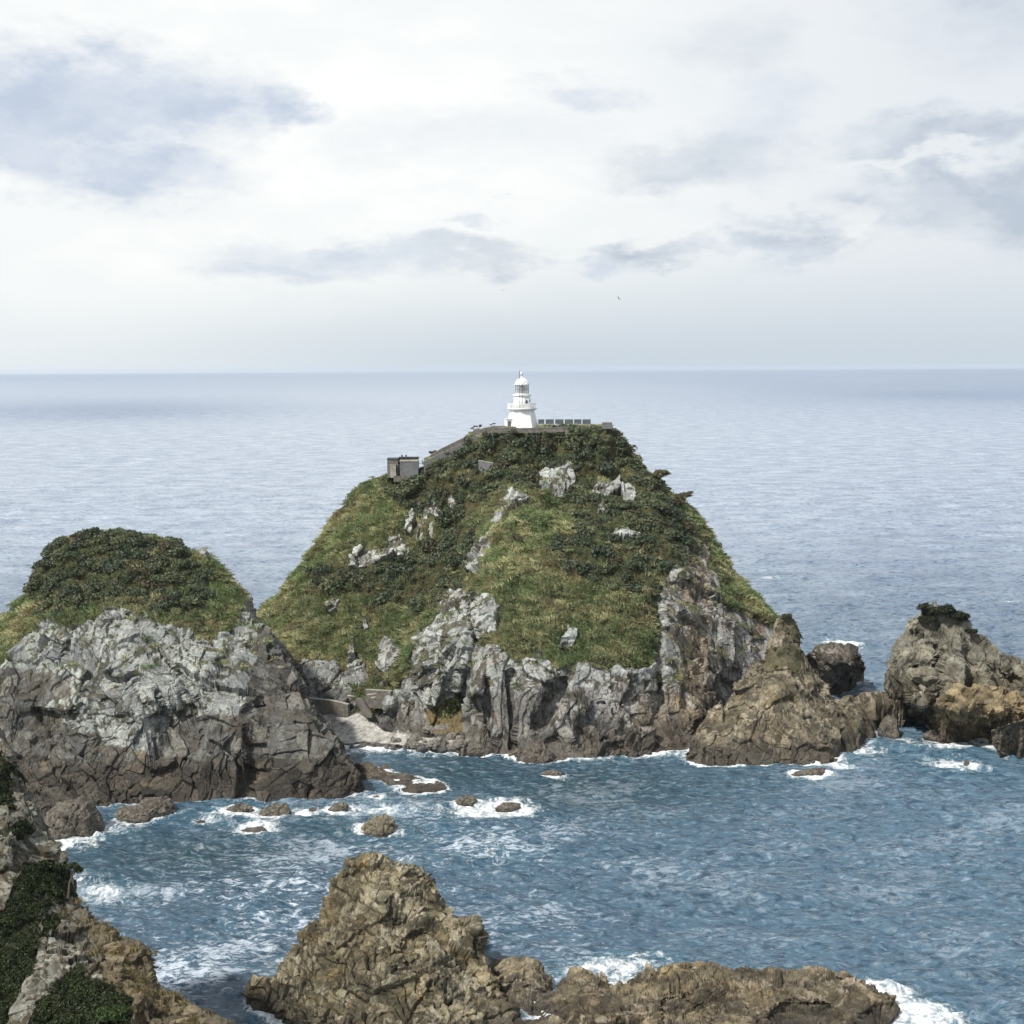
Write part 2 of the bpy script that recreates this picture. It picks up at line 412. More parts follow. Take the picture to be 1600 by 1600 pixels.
# ---- vegetation pieces -------------------------------------------------------
def shrub_template(n, seed, leaf=.095, flat=.65, lumps=7):
    """unit-radius crown made of leaf clusters over an uneven set of lobes"""
    r = np.random.default_rng(seed)
    lob = np.concatenate([[[0, 0, .25, .62]], np.stack([r.uniform(-.55, .55, lumps), r.uniform(-.55, .55, lumps), r.uniform(.0, .45, lumps), r.uniform(.3, .5, lumps)], -1)])
    k = r.integers(0, len(lob), n); v = r.normal(size=(n, 3)); v[:, 2] = np.abs(v[:, 2])*1.1-.15; v /= np.linalg.norm(v, axis=1, keepdims=True)
    rad = lob[k, 3]*r.uniform(.72, 1.08, n); c = lob[k, :3]+v*rad[:, None]; c[:, 2] *= flat
    nn = v+r.normal(size=(n, 3))*.55; nn /= np.linalg.norm(nn, axis=1, keepdims=True)
    t = np.cross(nn, r.normal(size=(n, 3))); t /= np.linalg.norm(t, axis=1, keepdims=True); b = np.cross(nn, t)
    s = leaf*r.uniform(.6, 1.35, n)[:, None]
    V = np.stack([c-t*s-b*s*.7, c+t*s-b*s*.5, c+t*s*.8+b*s*.8, c-t*s*.7+b*s*.7], 1)
    tint = r.uniform(.80, 1.22, n)
    return V, tint
def grass_template(n, seed, spread=.5, h=.55, wd=.05, bend=.4, lean=(0., 0.)):
    r = np.random.default_rng(seed); c = np.stack([r.normal(0, spread*.5, n), r.normal(0, spread*.5, n), np.zeros(n)], -1)
    a = r.uniform(0, 2*np.pi, n); d = np.stack([np.cos(a), np.sin(a), np.zeros(n)], -1); hh = h*r.uniform(.6, 1.3, n)
    mid = c+np.array([0, 0, 1])*hh[:, None]*.6+d*(bend*hh*.4)[:, None]+np.array([lean[0], lean[1], 0])*hh[:, None]*.5
    tip = c+np.array([0, 0, 1])*hh[:, None]*.85+d*(bend*hh*1.3)[:, None]+np.array([lean[0], lean[1], 0])*hh[:, None]*1.2
    sd_ = np.stack([-np.sin(a), np.cos(a), np.zeros(n)], -1)*wd
    V = np.stack([c-sd_, c+sd_, tip+sd_*.35, mid-sd_*1.2], 1); return V, r.uniform(.7, 1.35, n)
SHR = [shrub_template(250, s) for s in range(6)]
SHR_L = [shrub_template(420, 20+s, .085) for s in range(4)]
GRS = [grass_template(32, 40+s, .95, .52, .05, .55, (.5, -.3)) for s in range(6)]
def scatter(name, pts, nrm, scale, cols, temps, mat, up=.5, parent=None, label=None, core=True, zs=1.):
    """one mesh of many leaf clusters standing on the given points"""
    Vs = []; Cs = []; N = len(pts); k = rng.integers(0, len(temps), N); az_ = rng.uniform(0, 2*np.pi, N)
    for t in range(len(temps)):
        I = np.where(k == t)[0]
        if not len(I): continue
        TV, tint = temps[t]; n = len(TV)
        z = nrm[I]*(1-up)+np.array([0, 0, 1])*up; z /= np.linalg.norm(z, axis=1, keepdims=True)
        x = np.cross(np.tile([0, 1, 0], (len(I), 1)), z); x /= np.linalg.norm(x, axis=1, keepdims=True)+1e-9; y = np.cross(z, x)
        ca, sa = np.cos(az_[I])[:, None], np.sin(az_[I])[:, None]; x, y = x*ca+y*sa, -x*sa+y*ca
        B = np.stack([x, y, z*zs], 1)*scale[I][:, None, None]        # rows are basis vectors
        V = np.einsum('ajk,ikl->iajl', TV.reshape(n, 4, 3), B)+pts[I][:, None, None]
        Vs.append(V.reshape(-1, 3)); cc = cols[I][:, None, None]*tint[None, :, None, None]*np.ones((1, 1, 4, 1)); Cs.append(cc.reshape(-1, 3))
    V = np.concatenate(Vs); Cc = np.concatenate(Cs); Fc = np.arange(len(V)).reshape(-1, 4)
    return obj(name, mkmesh(name, V, Fc, np.clip(Cc, .003, .8), mat, False), parent)
def sample(r, prob, dens, front=True, seed=0):
    rg = np.random.default_rng(seed); wgt = r.area*prob*dens
    if front: wgt = wgt*r.front
    n = rg.random(len(wgt)) < wgt
    return np.where(n)[0]

# ================================================================== LARGE ROCK MASSES
# ---- main island -------------------------------------------------------------
MI_top = [(350,1072,YA(350,1072)),(372,1010,304),(400,965,305),(440,921,306),(480,868,308),(518,812,310),(555,766,313),(580,752,314),(603,744,316),(655,738,316),(700,703,317),(740,678,318),(775,669,319),(800,668,320),(900,666,320),(948,667,319),(962,675,317),(985,700,314),(1002,722,312),(1035,752,310),(1062,780,308),(1085,802,306),(1110,830,305),(1130,868,303),(1160,902,300),(1190,938,298),(1215,970,296),(1235,1010,293),(1260,1055,293),(1285,1088,YA(1285,1088))]
MI_bot = [(350,1072),(430,1105),(480,1145),(520,1168),(560,1166),(600,1167),(650,1170),(700,1172),(740,1178),(800,1182),(832,1192),(860,1193),(905,1188),(960,1184),(1020,1178),(1070,1172),(1150,1168),(1230,1150),(1285,1088)]
MI_ctl = [(520,1125,YA(520,1125,1.6)),(600,1118,YA(600,1118,2.6)),(640,1150,YA(640,1150,1.3)),(690,1150,YA(690,1150,1.5)),(540,1090,YA(540,1090,4.5)),
 (480,1085,274),(470,1040,279),(480,1000,286),(500,900,300),(560,850,301),(560,950,291),(600,1050,276),(600,1000,283),(640,900,293),(680,800,304),(650,765,311),(620,1075,271),
 (700,900,289),(660,960,282),(740,830,294),(690,850,297),
 (820,768,287),(775,830,277),(745,900,270),(735,960,266),(690,975,266),(645,1015,264),(655,1060,262),(610,1100,262),(640,1135,259.5),(595,1130,262),(700,1080,259),(680,1020,262),
 (722,1100,264),(712,1140,YA(712,1140,2.2)),
 (765,1010,255),(745,1080,252),(800,1100,249),(860,1100,248),(860,1160,246),(950,1100,249),(850,1022,254),(900,1000,257),(900,940,265),(850,850,276),(950,850,277),(1000,950,266),(1022,1000,261),(1000,1040,257),
 (1045,980,268),(1065,900,277),(1050,1080,259),(1085,1120,258),(1100,1000,276),(1110,900,290),(1150,1000,283),(1200,1050,285),(1150,1100,273),(1120,1140,263),(1200,1130,270),(1160,950,290),
 (830,742,304),(900,760,300),(960,785,297),(1020,800,292),(900,800,290),(1000,860,280),(1060,830,292),(870,700,311),(780,720,309),(720,760,306),(960,720,309),(800,677,310),(850,677,310),(900,676,311),(760,681,311.5),(950,673,314),(700,713,313),(725,702,313.6),(680,724,312.4),(745,688,313.4),(622,746,312),(645,744,312)]
ROCK_MI0 = [
 [(452,1040),(478,1028),(492,1040),(497,1018),(506,1040),(520,1034),(536,1050),(546,1046),(545,1070),(556,1085),(560,1108),(520,1128),(470,1112)],
 [(541,1050),(546,1015),(545,1000),(552,996),(560,1018),(570,1040),(578,1060),(566,1075),(548,1072)],
 [(590,1045),(600,1010),(612,998),(622,1010),(615,1035),(603,1055)],
 [(588,1060),(602,1052),(606,1068),(594,1076)],
 [(640,1035),(648,1005),(668,985),(690,962),(700,945),(720,960),(722,935),(710,945),(712,930),(745,925),(770,932),(782,950),(776,985),(752,1000),(745,1015),(735,1050),(728,1080),(700,1095),(685,1120),(650,1148),(600,1145),(578,1128),(595,1105),(612,1082),(630,1060),(652,1045)],
 [(735,1040),(745,1012),(775,1008),(795,1020),(812,1032),(830,1030),(842,1012),(848,1010),(852,1030),(868,1046),(885,1042),(905,1030),(925,1042),(950,1048),(962,1040),(985,1050),(1010,1046),(1028,1030),(1030,950),(1035,915),(1062,872),(1066,850),(1078,845),(1090,870),(1110,892),(1125,905),(1128,940),(1145,950),(1165,950),(1200,975),(1240,1010),(1300,1100),(1270,1210),(700,1210),(700,1165),(722,1095)],
 [(845,740),(855,730),(872,735),(880,722),(893,727),(898,750),(888,762),(882,755),(878,778),(868,776),(860,768),(850,770),(846,755)],
 [(925,768),(935,755),(948,750),(958,758),(965,745),(968,765),(950,775),(935,778)],[(970,765),(985,758),(994,775),(990,785),(975,780)],[(930,785),(945,792),(948,802),(935,800)],
 [(790,780),(800,768),(815,766),(828,775),(818,782),(806,790),(795,795)],[(770,815),(783,792),(790,798),(780,820)],[(735,890),(748,860),(762,835),(770,838),(758,865),(745,895)],
 [(634,825),(638,800),(646,795),(648,815),(642,838)],[(660,820),(665,792),(672,800),(670,820)],[(650,840),(655,818),(663,822),(660,845)],[(672,800),(680,787),(690,795),(684,808)],[(695,790),(700,770),(708,776),(706,795),(698,796)],[(671,835),(676,815),(680,822),(676,842)],
 [(553,885),(556,860),(566,852),(575,862),(590,858),(600,855),(606,840),(620,838),(635,850),(634,862),(615,866),(600,873),(575,885)],
 [(512,950),(520,938),(530,940),(524,955),(516,958)],[(567,972),(571,966),(575,980),(569,985)],
 [(876,1005),(888,980),(902,985),(900,1000),(888,1012)],[(640,1000),(655,985),(660,990),(650,1008)],[(700,955),(708,935),(716,940),(712,960)],
 [(1090,880),(1092,855),(1085,830),(1095,835),(1108,870),(1104,880)],[(955,832),(980,826),(1000,838),(985,842)],
]
ROCK_MI = [p_ if k_ < 6 else [(sum(a[0] for a in p_)/len(p_)+(x_-sum(a[0] for a in p_)/len(p_))*1.1, sum(a[1] for a in p_)/len(p_)+(y_-sum(a[1] for a in p_)/len(p_))*1.08) for x_, y_ in p_] for k_, p_ in enumerate(ROCK_MI0)]
DARK_MI = [[(600,745),(660,738),(700,705),(760,680),(960,668),(1010,735),(1060,785),(1085,830),(1075,870),(1040,905),(1030,950),(1000,935),(940,880),(890,850),(900,790),(840,770),(800,750),(740,800),(700,850),(690,820),(640,790),(610,775)],
 [(640,860),(700,830),(745,820),(760,850),(735,890),(720,920),(660,960),(610,940),(560,930),(545,895),(600,880)],
 [(470,890),(500,880),(560,900),(540,930),(490,910)],[(860,830),(1030,850),(1030,920),(960,930),(880,880)],[(1120,960),(1150,945),(1165,970),(1145,1000),(1118,985)]]
LIGHT_MI = [[(760,800),(830,790),(890,805),(860,860),(800,900),(760,960),(745,900)],[(400,965),(520,812),(600,745),(640,800),(560,850),(480,900),(440,960),(480,1020),(420,1020)],[(870,795),(910,790),(930,820),(880,830)],[(1085,802),(1110,830),(1190,938),(1215,970),(1180,960),(1120,880)]]
def warp(q, px, py, a=1., s=3.):
    wx = px+a*(9*fbm(q/s, 5, 11, .6)); wy = py+a*(9*fbm(q/s, 5, 12, .6)); return wx, wy
def mi_veg(q, px, py):
    wx, wy = warp(q, px, py, .9, 1.6)
    r = polyset(wx, wy, ROCK_MI)
    return (~r & (q[:, 2] > 3.0) & ~inpoly(px, py, [(480,1100),(720,1120),(720,1180),(480,1180)])).astype(np.float32)
def rock_disp(q, big=6., seed=1, amp=1., M=None, mid=2.2, small=.9, squash=(1, 1, 1)):
    w3 = np.stack([fbm(q/9., 2, seed+70), fbm(q/9., 2, seed+71), fbm(q/9., 2, seed+72)], -1)
    w4 = np.stack([fbm(q/2.6, 3, seed+73), fbm(q/2.6, 3, seed+74), fbm(q/2.6, 3, seed+75)], -1)
    p = q+w3*3.5+w4*.3
    cm_ = np.clip(.5+fbm(q/5., 3, seed+76)*2.2, 0, 1)
    if M is not None: p = p@M.T
    p = p/np.array(squash)
    a, ca, ea = facets(p/big, seed, 1.05, .34, .10, .08)
    b, cb, eb = facets((p+w3)/mid, seed+1, 1.1, .36, .22*cm_, .10)
    c, cc, ec = facets(p/small+3, seed+2, 1.0, .32, .12*cm_, .12)
    f = fbm(q/14., 3, seed+5)*3.0+fbm(q/3., 4, seed+6)*.8+fbm(p/3.4, 4, seed+9, .55, True)*.7-.2
    c2 = np.clip(.5+fbm(q/11., 3, seed+77)*2.6, 0, 1)
    d = amp*(a*big*.25+b*mid*(.16+.20*c2)+c*small*(.08+.26*c2)+f*.55)
    return d, np.stack([ca, cb, cc], -1), np.stack([ea, eb, ec], -1)
def mi_disp(q, px, py, vg):
    d1, c1, e1 = rock_disp(q, 6.5, 1, 1.0, None, 2.4, 1.0, (1, 1, 1))
    # tall vertical joints on the seaward face
    col_ = sstep(px, 725, 745)*(1-sstep(px, 900, 960))+sstep(px, 1020, 1040)*(1-sstep(px, 1060, 1085)); col_ = np.clip(col_*sstep(py, 960, 1030), 0, 1)
    d2, c2, e2 = rock_disp(q, 5., 5, 1.1, rot('Y', 6), 1.7, .7, (1, 1, 4.6))
    slab = sstep(px, 1085, 1110)
    d3, c3, e3 = rock_disp(q, 7., 8, 1.0, rot('Y', -28), 2.2, .8, (1, 1, 3.2))
    k = col_[:, None]; s = (slab*(1-col_))[:, None]
    d = d1*(1-s[:, 0]-k[:, 0])+d2*k[:, 0]+d3*s[:, 0]; c = c1*(1-s-k)+c2*k+c3*s; e = e1*(1-s-k)+e2*k+e3*s
    beach = inpoly(px, py, [(490,1112),(575,1112),(600,1142),(660,1152),(720,1150),(722,1185),(490,1185)])
    soft = fbm(q/7., 4, 31)*3.4+fbm(q/2.2, 4, 33)*1.7-.3
    small_out = (1-vg)*(py < 1000)*(px < 1030)*.9
    d = np.where(beach, fbm(q/1.5, 4, 35)*.35, d*(1-vg)+soft*vg+small_out*.6)
    d = d*sstep(np.abs(q[:, 2]-0)+np.where(q[:, 2] > 52.8, -0, 9), 0, 3)
    # keep the summit terrace level for the lighthouse
    tp = sstep(q[:, 2], 51.5, 53.5)*(px > 735); d = d*(1-tp*.93)
    return d, c, e
def stain(c, q, s, colr, lo, hi, amt, seed=150, sq=(1, 1, 2.2)):
    n = fbm(q/s/np.array(sq), 5, seed, .6, True)+fbm(q/(s*2.5), 3, seed+7)*.35
    t0, t1 = np.percentile(n[::23], [100-lo, 100-hi])
    return lerp(c, C3(*colr)*np.ones_like(c), sstep(n, t0, t1)*amt)
def rock_tint(pal, cell):
    """pal: list of colours; chosen softly by the per-block random numbers"""
    t = np.clip(cell[:, 0]*.55+cell[:, 1]*.45, 0, .999)*(len(pal)-1); i = t.astype(int); f = t-i; P_ = np.array(pal, np.float32)
    c = P_[i]*(1-f[:, None])+P_[i+1]*f[:, None]
    return c*(.82+.36*cell[:, 2:3])
PALE = [(.26,.28,.26),(.34,.36,.335),(.21,.22,.215),(.40,.42,.395),(.30,.31,.30),(.36,.34,.31)]
BROWN = [(.055,.049,.040),(.082,.073,.060),(.038,.035,.031),(.105,.090,.070),(.065,.060,.052)]
TAN = [(.26,.215,.15),(.20,.17,.125),(.31,.25,.16),(.17,.145,.115),(.24,.215,.18)]
GREYV = [(.19,.185,.19),(.26,.25,.245),(.14,.135,.14),(.32,.31,.295),(.20,.18,.17)]
def mi_col(q, px, py, vg, cell, e, N):
    wx, wy = warp(q, px, py, 1.5, 4.)
    pale = rock_tint(PALE, cell); grey = rock_tint(GREYV, cell); tan = rock_tint(TAN, cell); brn = rock_tint(BROWN, cell)
    n1 = fbm(q/5., 5, 60); n2 = fbm(q/1.4, 4, 61)
    pale = pale*(1+.2*((py < 1000) & (px < 1030)))[:, None]
    c = lerp(pale, grey*1.1, sstep(wx+n1*80, 730, 780)*sstep(wy, 1050, 1090)*.8)
    c = lerp(c, tan, sstep(wx+n1*60, 1040, 1080)*(1-sstep(wx, 1090, 1130))*.85)
    c = lerp(c, tan, sstep(wx, 930, 1000)*sstep(wy, 1060, 1110)*.7)
    c = lerp(c, grey, sstep(wx, 1120, 1150)*sstep(wy+n1*60, 930, 980)*.75)
    # iron streaks running down the face
    st = sstep(fbm(np.stack([q[:, 0]/1.3, q[:, 1]/4, q[:, 2]/9.], -1), 4, 64), .08, .3)*sstep(wx, 1020, 1060)
    c = lerp(c, C3(.26,.15,.06)*np.ones_like(c), st*.6)
    c = stain(c*.88, q, 3.2, (.44,.44,.42), 30, 8, .6, 170); c = stain(c, q, 1.9, (.065,.058,.042), 42, 15, .88)
    wet = 1-sstep(q[:, 2]+n1*5, 1.5, 7.)
    wet = np.maximum(wet, sstep(wx, 745, 770)*(1-sstep(wx, 850, 880))*sstep(wy+n2*20, 1070, 1100)*.55)
    c = lerp(c, brn*1.05, wet*.88)
    beach = inpoly(px+n2*8, py+n2*5, [(490,1118),(560,1114),(600,1142),(650,1150),(700,1156),(722,1160),(722,1174),(640,1166),(580,1159),(490,1163)])
    bc = lerp(C3(.42,.41,.38)*np.ones_like(c), C3(.27,.26,.235)*np.ones_like(c), sstep(n2, -.05, .25))
    c = np.where(beach[:, None], bc*(.8+.4*cell[:, 2:3]), c)
    soil = inpoly(px+n2*8, py, [(660,1110),(700,1100),(730,1110),(722,1150),(680,1148)]); c = np.where(soil[:, None], C3(.15,.12,.06), c)
    drt = inpoly(wx, wy, [(560,1050),(640,1045),(640,1075),(610,1085),(560,1085)])
    # ground below the plants
    gr = lerp(C3(.085,.095,.04)*np.ones_like(c), C3(.15,.13,.06)*np.ones_like(c), sstep(n1+n2, -.1, .3))
    dk = polyset(wx, wy, DARK_MI); gr = np.where(dk[:, None], gr*.5, gr); gr = np.where(drt[:, None], C3(.14,.10,.05), gr)
    return lerp(c, gr, vg)
MI = relief('island_hill', MI_top, MI_bot, MI_ctl, 1.25, 45, mi_disp, mi_col, mi_veg, jag=2,
            push=[([(850,1075),(880,1060),(888,1080),(875,1110),(840,1150),(830,1140)], 3.5, 8), ([(1118,1060),(1135,1040),(1160,1045),(1160,1075),(1120,1100),(1112,1080)], 3, 8), ([(755,1060),(765,1060),(770,1170),(758,1170)], 2, 5), ([(792,1050),(800,1045),(806,1165),(795,1168)], 1.8, 4), ([(728,925),(744,930),(752,1000),(738,1070),(722,1110),(716,1100),(735,1000)], 3.5, 5), ([(905,1120),(940,1100),(960,1150),(930,1175),(900,1165)], 2.2, 8), ([(1022,930),(1032,930),(1040,1100),(1026,1110)], 2.5, 5)])
tag(MI.o, 'steep green island hill with pale cliffs carrying the white lighthouse', 'island', kind='structure')

LI_ = None
def veg_cover(r, dark_polys, light_polys, nm, seed, d_shrub=.34, d_grass=2.0, wamp=1.6, sh=(.7, 2.3), edge_trim=True, gscale=1., shr=None, dim=1.):
    q = r.P; wx, wy = warp(q, r.px, r.py, wamp, 4.)
    n1 = fbm(q/7., 4, 80+seed); n2 = fbm(q/2.2, 3, 81+seed)
    dark = polyset(wx, wy, dark_polys); light = polyset(wx, wy, light_polys)
    ps = np.where(dark, .82, np.where(light, .05, .30+1.2*n1))*r.veg
    ps = np.clip(ps+np.where(dark, 0, n2*.35*r.veg), 0, 1)*(r.P[:, 2] > 2.5)
    if r is MI: ps = ps*~((r.P[:, 2] > 52.5) & (r.px > 740) & (r.px < 905) & (r.P[:, 1] > 311.6))
    I = sample(r, ps, d_shrub, seed=seed)
    rg = np.random.default_rng(seed)
    t = rg.random(len(I))[:, None]
    cd = np.where(dark[I][:, None], C3(.050,.068,.040)*(1-t)+C3(.100,.120,.068)*t, C3(.095,.120,.060)*(1-t)+C3(.18,.19,.10)*t)
    hue = fbm(q[I]/4.5, 3, 90+seed)[:, None]*2.; cd = cd*np.clip(1+hue*np.array([.8, .6, .4]), .78, 1.8)
    brown = (rg.random(len(I)) < .05+.10*np.clip(fbm(q[I]/6., 3, 93)*2, 0, 1))[:, None]; cd = np.where(brown, C3(.090,.082,.048), cd)*dim
    sc1 = sh[0]+(sh[1]-sh[0])*rg.random(len(I))**1.6; sc1 = sc1*np.where(dark[I], 1.2, .7)
    o1 = scatter(nm[0], q[I]+np.array([0, 0, -.1]), r.base_n[I], sc1, cd, shr or SHR, M_leaf, .55, zs=1.05)
    tag(o1, nm[1], 'shrubbery', kind='stuff')
    led = (1-r.veg)*(r.N[:, 2] > .45)*(fbm(q/2.5, 3, 95) > .02)*(q[:, 2] > (18 if r is LI_ else 10))*.22
    pg = np.clip(r.veg*np.where(dark, .15, .85)*np.where(fbm(q/3., 3, 96) > .27, .15, 1)+led, 0, 1)*(r.P[:, 2] > 2)
    J = sample(r, pg, d_grass, seed=seed+1); tt = sstep(n2[J]+n1[J]*1.5+rg.normal(0, .12, len(J)), -.25, .35)[:, None]
    cg = C3(.145,.19,.085)*(1-tt)+C3(.345,.345,.19)*tt; lg = light[J][:, None]; cg = np.where(lg, cg*1.3, cg)
    rust = sstep(n1[J]-n2[J], .1, .35)[:, None]*.6; cg = cg*(1-rust)+C3(.22,.16,.09)*rust
    o2 = scatter(nm[2], q[J], r.base_n[J], rg.uniform(.7, 1.3, len(J))*gscale, cg*dim, GRS, M_grass, .55)
    tag(o2, nm[3], 'grass', kind='stuff')
    return dark
veg_cover(MI, DARK_MI, LIGHT_MI, ('hill_shrubbery', 'dark evergreen shrubs covering the slopes of the lighthouse island', 'hill_grass', 'yellow green grass and herbs on the slopes of the lighthouse island'), 100)

# ---- left island -------------------------------------------------------------
LI_top = [(-330,1195,YA(-330,1195)),(-250,1100,249),(-150,1045,252),(-60,1000,255),(0,965,256),(46,922,256),(53,886,257),(80,853,258),(110,840,258),(150,827,258),(175,830,258),(192,834,258),(230,836,258),(258,842,258),(275,855,257),(290,862,256),(318,868,256),(340,890,254),(362,912,253),(380,938,251),(386,962,250),(408,982,247),(440,1018,243),(458,1050,238),(478,1105,231),(505,1150,227.5),(543,1192,225.5),(562,1214,226),(570,1235,YA(570,1235))]
LI_bot = [(-330,1195),(-200,1270),(-60,1300),(40,1295),(100,1272),(150,1264),(250,1256),(300,1251),(400,1251),(500,1247),(545,1244),(570,1235)]
LI_ctl = [(200,955,241),(200,1100,228),(100,1000,239),(300,1000,238),(300,1100,229),(200,890,250),(300,940,247),(100,920,250),(400,1100,229.5),(460,1160,226),(380,1020,238),(30,1100,234),(30,1200,225),(0,1050,242),(130,1150,226),(200,1180,222.5),(330,1180,223),(440,1200,223),(60,960,250),(350,970,246)]
LI_rock = [[(5,1080),(12,1020),(40,1000),(70,965),(95,970),(108,978),(120,968),(150,975),(160,960),(168,948),(195,948),(215,960),(250,975),(300,985),(330,1000),(345,985),(375,970),(380,920),(330,878),(300,858),(320,860),(390,930),(430,980),(620,1200),(620,1300),(-400,1320),(-400,1160),(-100,1100)]]
LI_dark = [[(40,930),(45,880),(80,845),(160,815),(260,830),(300,870),(330,910),(320,950),(250,960),(190,935),(140,945),(90,960),(60,960)]]
LI_light = [[(-330,1200),(-60,1000),(45,920),(75,900),(70,960),(30,1010),(0,1080),(-100,1150)],[(310,870),(350,900),(385,965),(340,975),(300,950)]]
def li_veg(q, px, py):
    wx, wy = warp(q, px, py, .9, 1.8); return (~polyset(wx, wy, LI_rock) & (q[:, 2] > 5)).astype(np.float32)
def li_disp(q, px, py, vg):
    d1, c1, e1 = rock_disp(q, 6.2, 21, 1.05, rot('Y', 40), 2.3, .95, (1, 1, 1.9))
    d2, c2, e2 = rock_disp(q, 6., 25, .9, None, 2.0, .8, (1, 1, 1.4))
    k = sstep(py+fbm(q/8, 2, 28)*60, 1110, 1150); d = d1*(1-k)+d2*k; c = c1*(1-k[:, None])+c2*k[:, None]; e = e1*(1-k[:, None])+e2*k[:, None]
    soft = fbm(q/7., 4, 31)*2.8+fbm(q/2.2, 4, 33)*1.8-.2
    return d*(1-vg)+soft*vg, c, e
def li_col(q, px, py, vg, cell, e, N):
    n1 = fbm(q/6., 5, 60); n2 = fbm(q/1.4, 4, 61); wx, wy = warp(q, px, py, 2.5, 6.)
    pale = rock_tint([(.25,.27,.255),(.33,.355,.33),(.19,.20,.205),(.40,.425,.395),(.28,.29,.28),(.36,.365,.32)], cell); brn = rock_tint(BROWN, cell)
    pale = stain(pale*.80, q, 2.6, (.43,.45,.41), 34, 10, .6, 171); pale = stain(pale, q, 2.1, (.055,.052,.036), 42, 16, .88, 151, (1, 1, 1.4))
    wx = wx+22*fbm(q/1.3, 4, 62); wy = wy+22*fbm(q/1.3, 4, 63)
    low = polyset(wx, wy, [[(-400,1080),(20,1075),(60,1080),(85,1130),(150,1150),(230,1180),(260,1130),(320,1115),(370,1110),(390,1050),(410,960),(470,1000),(620,1200),(620,1320),(-400,1320)],[(-40,1060),(40,1050),(110,1050),(110,1090),(-40,1110)]]).astype(np.float32)
    pk = sstep(cell[:, 1]+n2, .15, .5)*.25
    dk = np.maximum(low*.9, 1-sstep(q[:, 2]+n1*6, 5, 10.)); dk = np.clip(dk-pk*(q[:, 2] > 6), 0, 1)
    c = lerp(pale, brn*1.0, dk)
    c = lerp(c, C3(.24,.19,.11)*np.ones_like(c), sstep(n1+n2, .22, .5)*.4)
    gr = lerp(C3(.085,.095,.04)*np.ones_like(c), C3(.17,.14,.07)*np.ones_like(c), sstep(n1+n2, -.1, .3))
    dkk = polyset(wx, wy, LI_dark); gr = np.where(dkk[:, None], gr*.5, gr)
    return lerp(c, gr, vg)
LI = relief('island_hill', LI_top, LI_bot, LI_ctl, 1.3, 40, li_disp, li_col, li_veg, jag=7,
            push=[([(235,1110),(300,1100),(320,1140),(300,1200),(240,1190)], 4, 16), ([(380,1110),(410,1100),(420,1200),(390,1220)], 2.5, 8), ([(20,1110),(120,1120),(110,1150),(20,1150)], 3, 8), ([(195,960),(205,955),(330,1110),(320,1120)], 1.6, 4), ([(120,970),(128,972),(95,1040),(86,1036)], 1.6, 3)])
tag(LI.o, 'domed rocky island hill with bushy top and dark wet cliff foot', 'island', kind='structure')
LI_ = LI
veg_cover(LI, LI_dark, LI_light, ('dome_shrubbery', 'dense dark bushes capping the domed rocky island', 'dome_grass', 'tawny grass on the shoulders of the domed rocky island'), 200, d_shrub=.55, sh=(.6, 1.9))

# ---- near cliff at the left edge ----------------------------------------------
NC_top = [(-220,960,126),(-100,1060,122),(0,1150,118),(15,1190,117),(25,1238,116.5),(46,1252,116),(50,1290,115),(68,1325,114),(85,1345,113.5),(98,1385,113),(112,1412,112),(140,1442,110),(178,1460,109),(214,1480,108),(232,1512,107),(240,1545,106),(262,1572,104),(300,1586,102),(345,1604,100),(430,1665,98)]
NC_bot = [(-220,1760,100),(-100,1765,98),(100,1770,95),(250,1770,93),(430,1760,92)]
NC_ctl = [(20,1300,111),(0,1450,105),(70,1420,108),(120,1500,103),(180,1520,103),(60,1560,101),(200,1580,98),(150,1600,97),(240,1600,99)]
NC_dark = [[(-250,1000),(5,1180),(18,1200),(20,1250),(10,1262),(-100,1260)],[(20,1382),(45,1350),(72,1345),(92,1360),(98,1395),(70,1420),(60,1450),(58,1490),(40,1540),(30,1570),(10,1620),(-80,1620),(-80,1430),(5,1430)],[(30,1640),(60,1570),(90,1530),(125,1510),(145,1535),(180,1540),(205,1570),(190,1640)],[(15,1290),(40,1280),(45,1300),(25,1312)],[(60,1440),(88,1425),(92,1450),(70,1465)]]
NC_light = [[(60,1345),(85,1345),(110,1400),(90,1410)]]
def nc_veg(q, px, py):
    wx, wy = warp(q, px, py, 1.0, 1.2); return polyset(wx, wy, NC_dark+NC_light).astype(np.float32)
def nc_disp(q, px, py, vg):
    d, c, e = rock_disp(q, 3.2, 41, .9, rot('Y', -24), 1.3, .55, (1, 1, 1.7)); return d*(1-vg*.6)-.2*vg, c, e
def nc_col(q, px, py, vg, cell, e, N):
    n1 = fbm(q/3., 5, 60); n2 = fbm(q/.8, 4, 61); wx, wy = warp(q, px, py, 3., 3.)
    pale = rock_tint([(.13,.125,.095),(.20,.195,.155),(.09,.08,.06),(.25,.25,.21),(.12,.10,.075)], cell)
    tan = rock_tint([(.13,.105,.062),(.19,.155,.095),(.09,.077,.052),(.24,.20,.13)], cell)
    pale = stain(pale, q, 1.4, (.40,.40,.35), 26, 8, .5, 172); pale = stain(pale, q, 1.0, (.06,.05,.03), 38, 14, .88, 152)
    k = sstep(wx-(wy-1440)*.25+n1*30, 125, 150)
    c = lerp(pale, tan, k); c = lerp(c, C3(.13,.10,.07)*np.ones_like(c), sstep(n1+n2*.7, .1, .4)*.6)
    return lerp(c, C3(.03,.035,.018)*np.ones_like(c), vg)
NC = relief('cliff_hill', NC_top, NC_bot, NC_ctl, 1.3, 12, nc_disp, nc_col, nc_veg, jag=8, mat=M_rock_near)
tag(NC.o, 'tall near cliff of pale and rusty rock with dark bushes at the left edge', 'cliff', kind='structure')
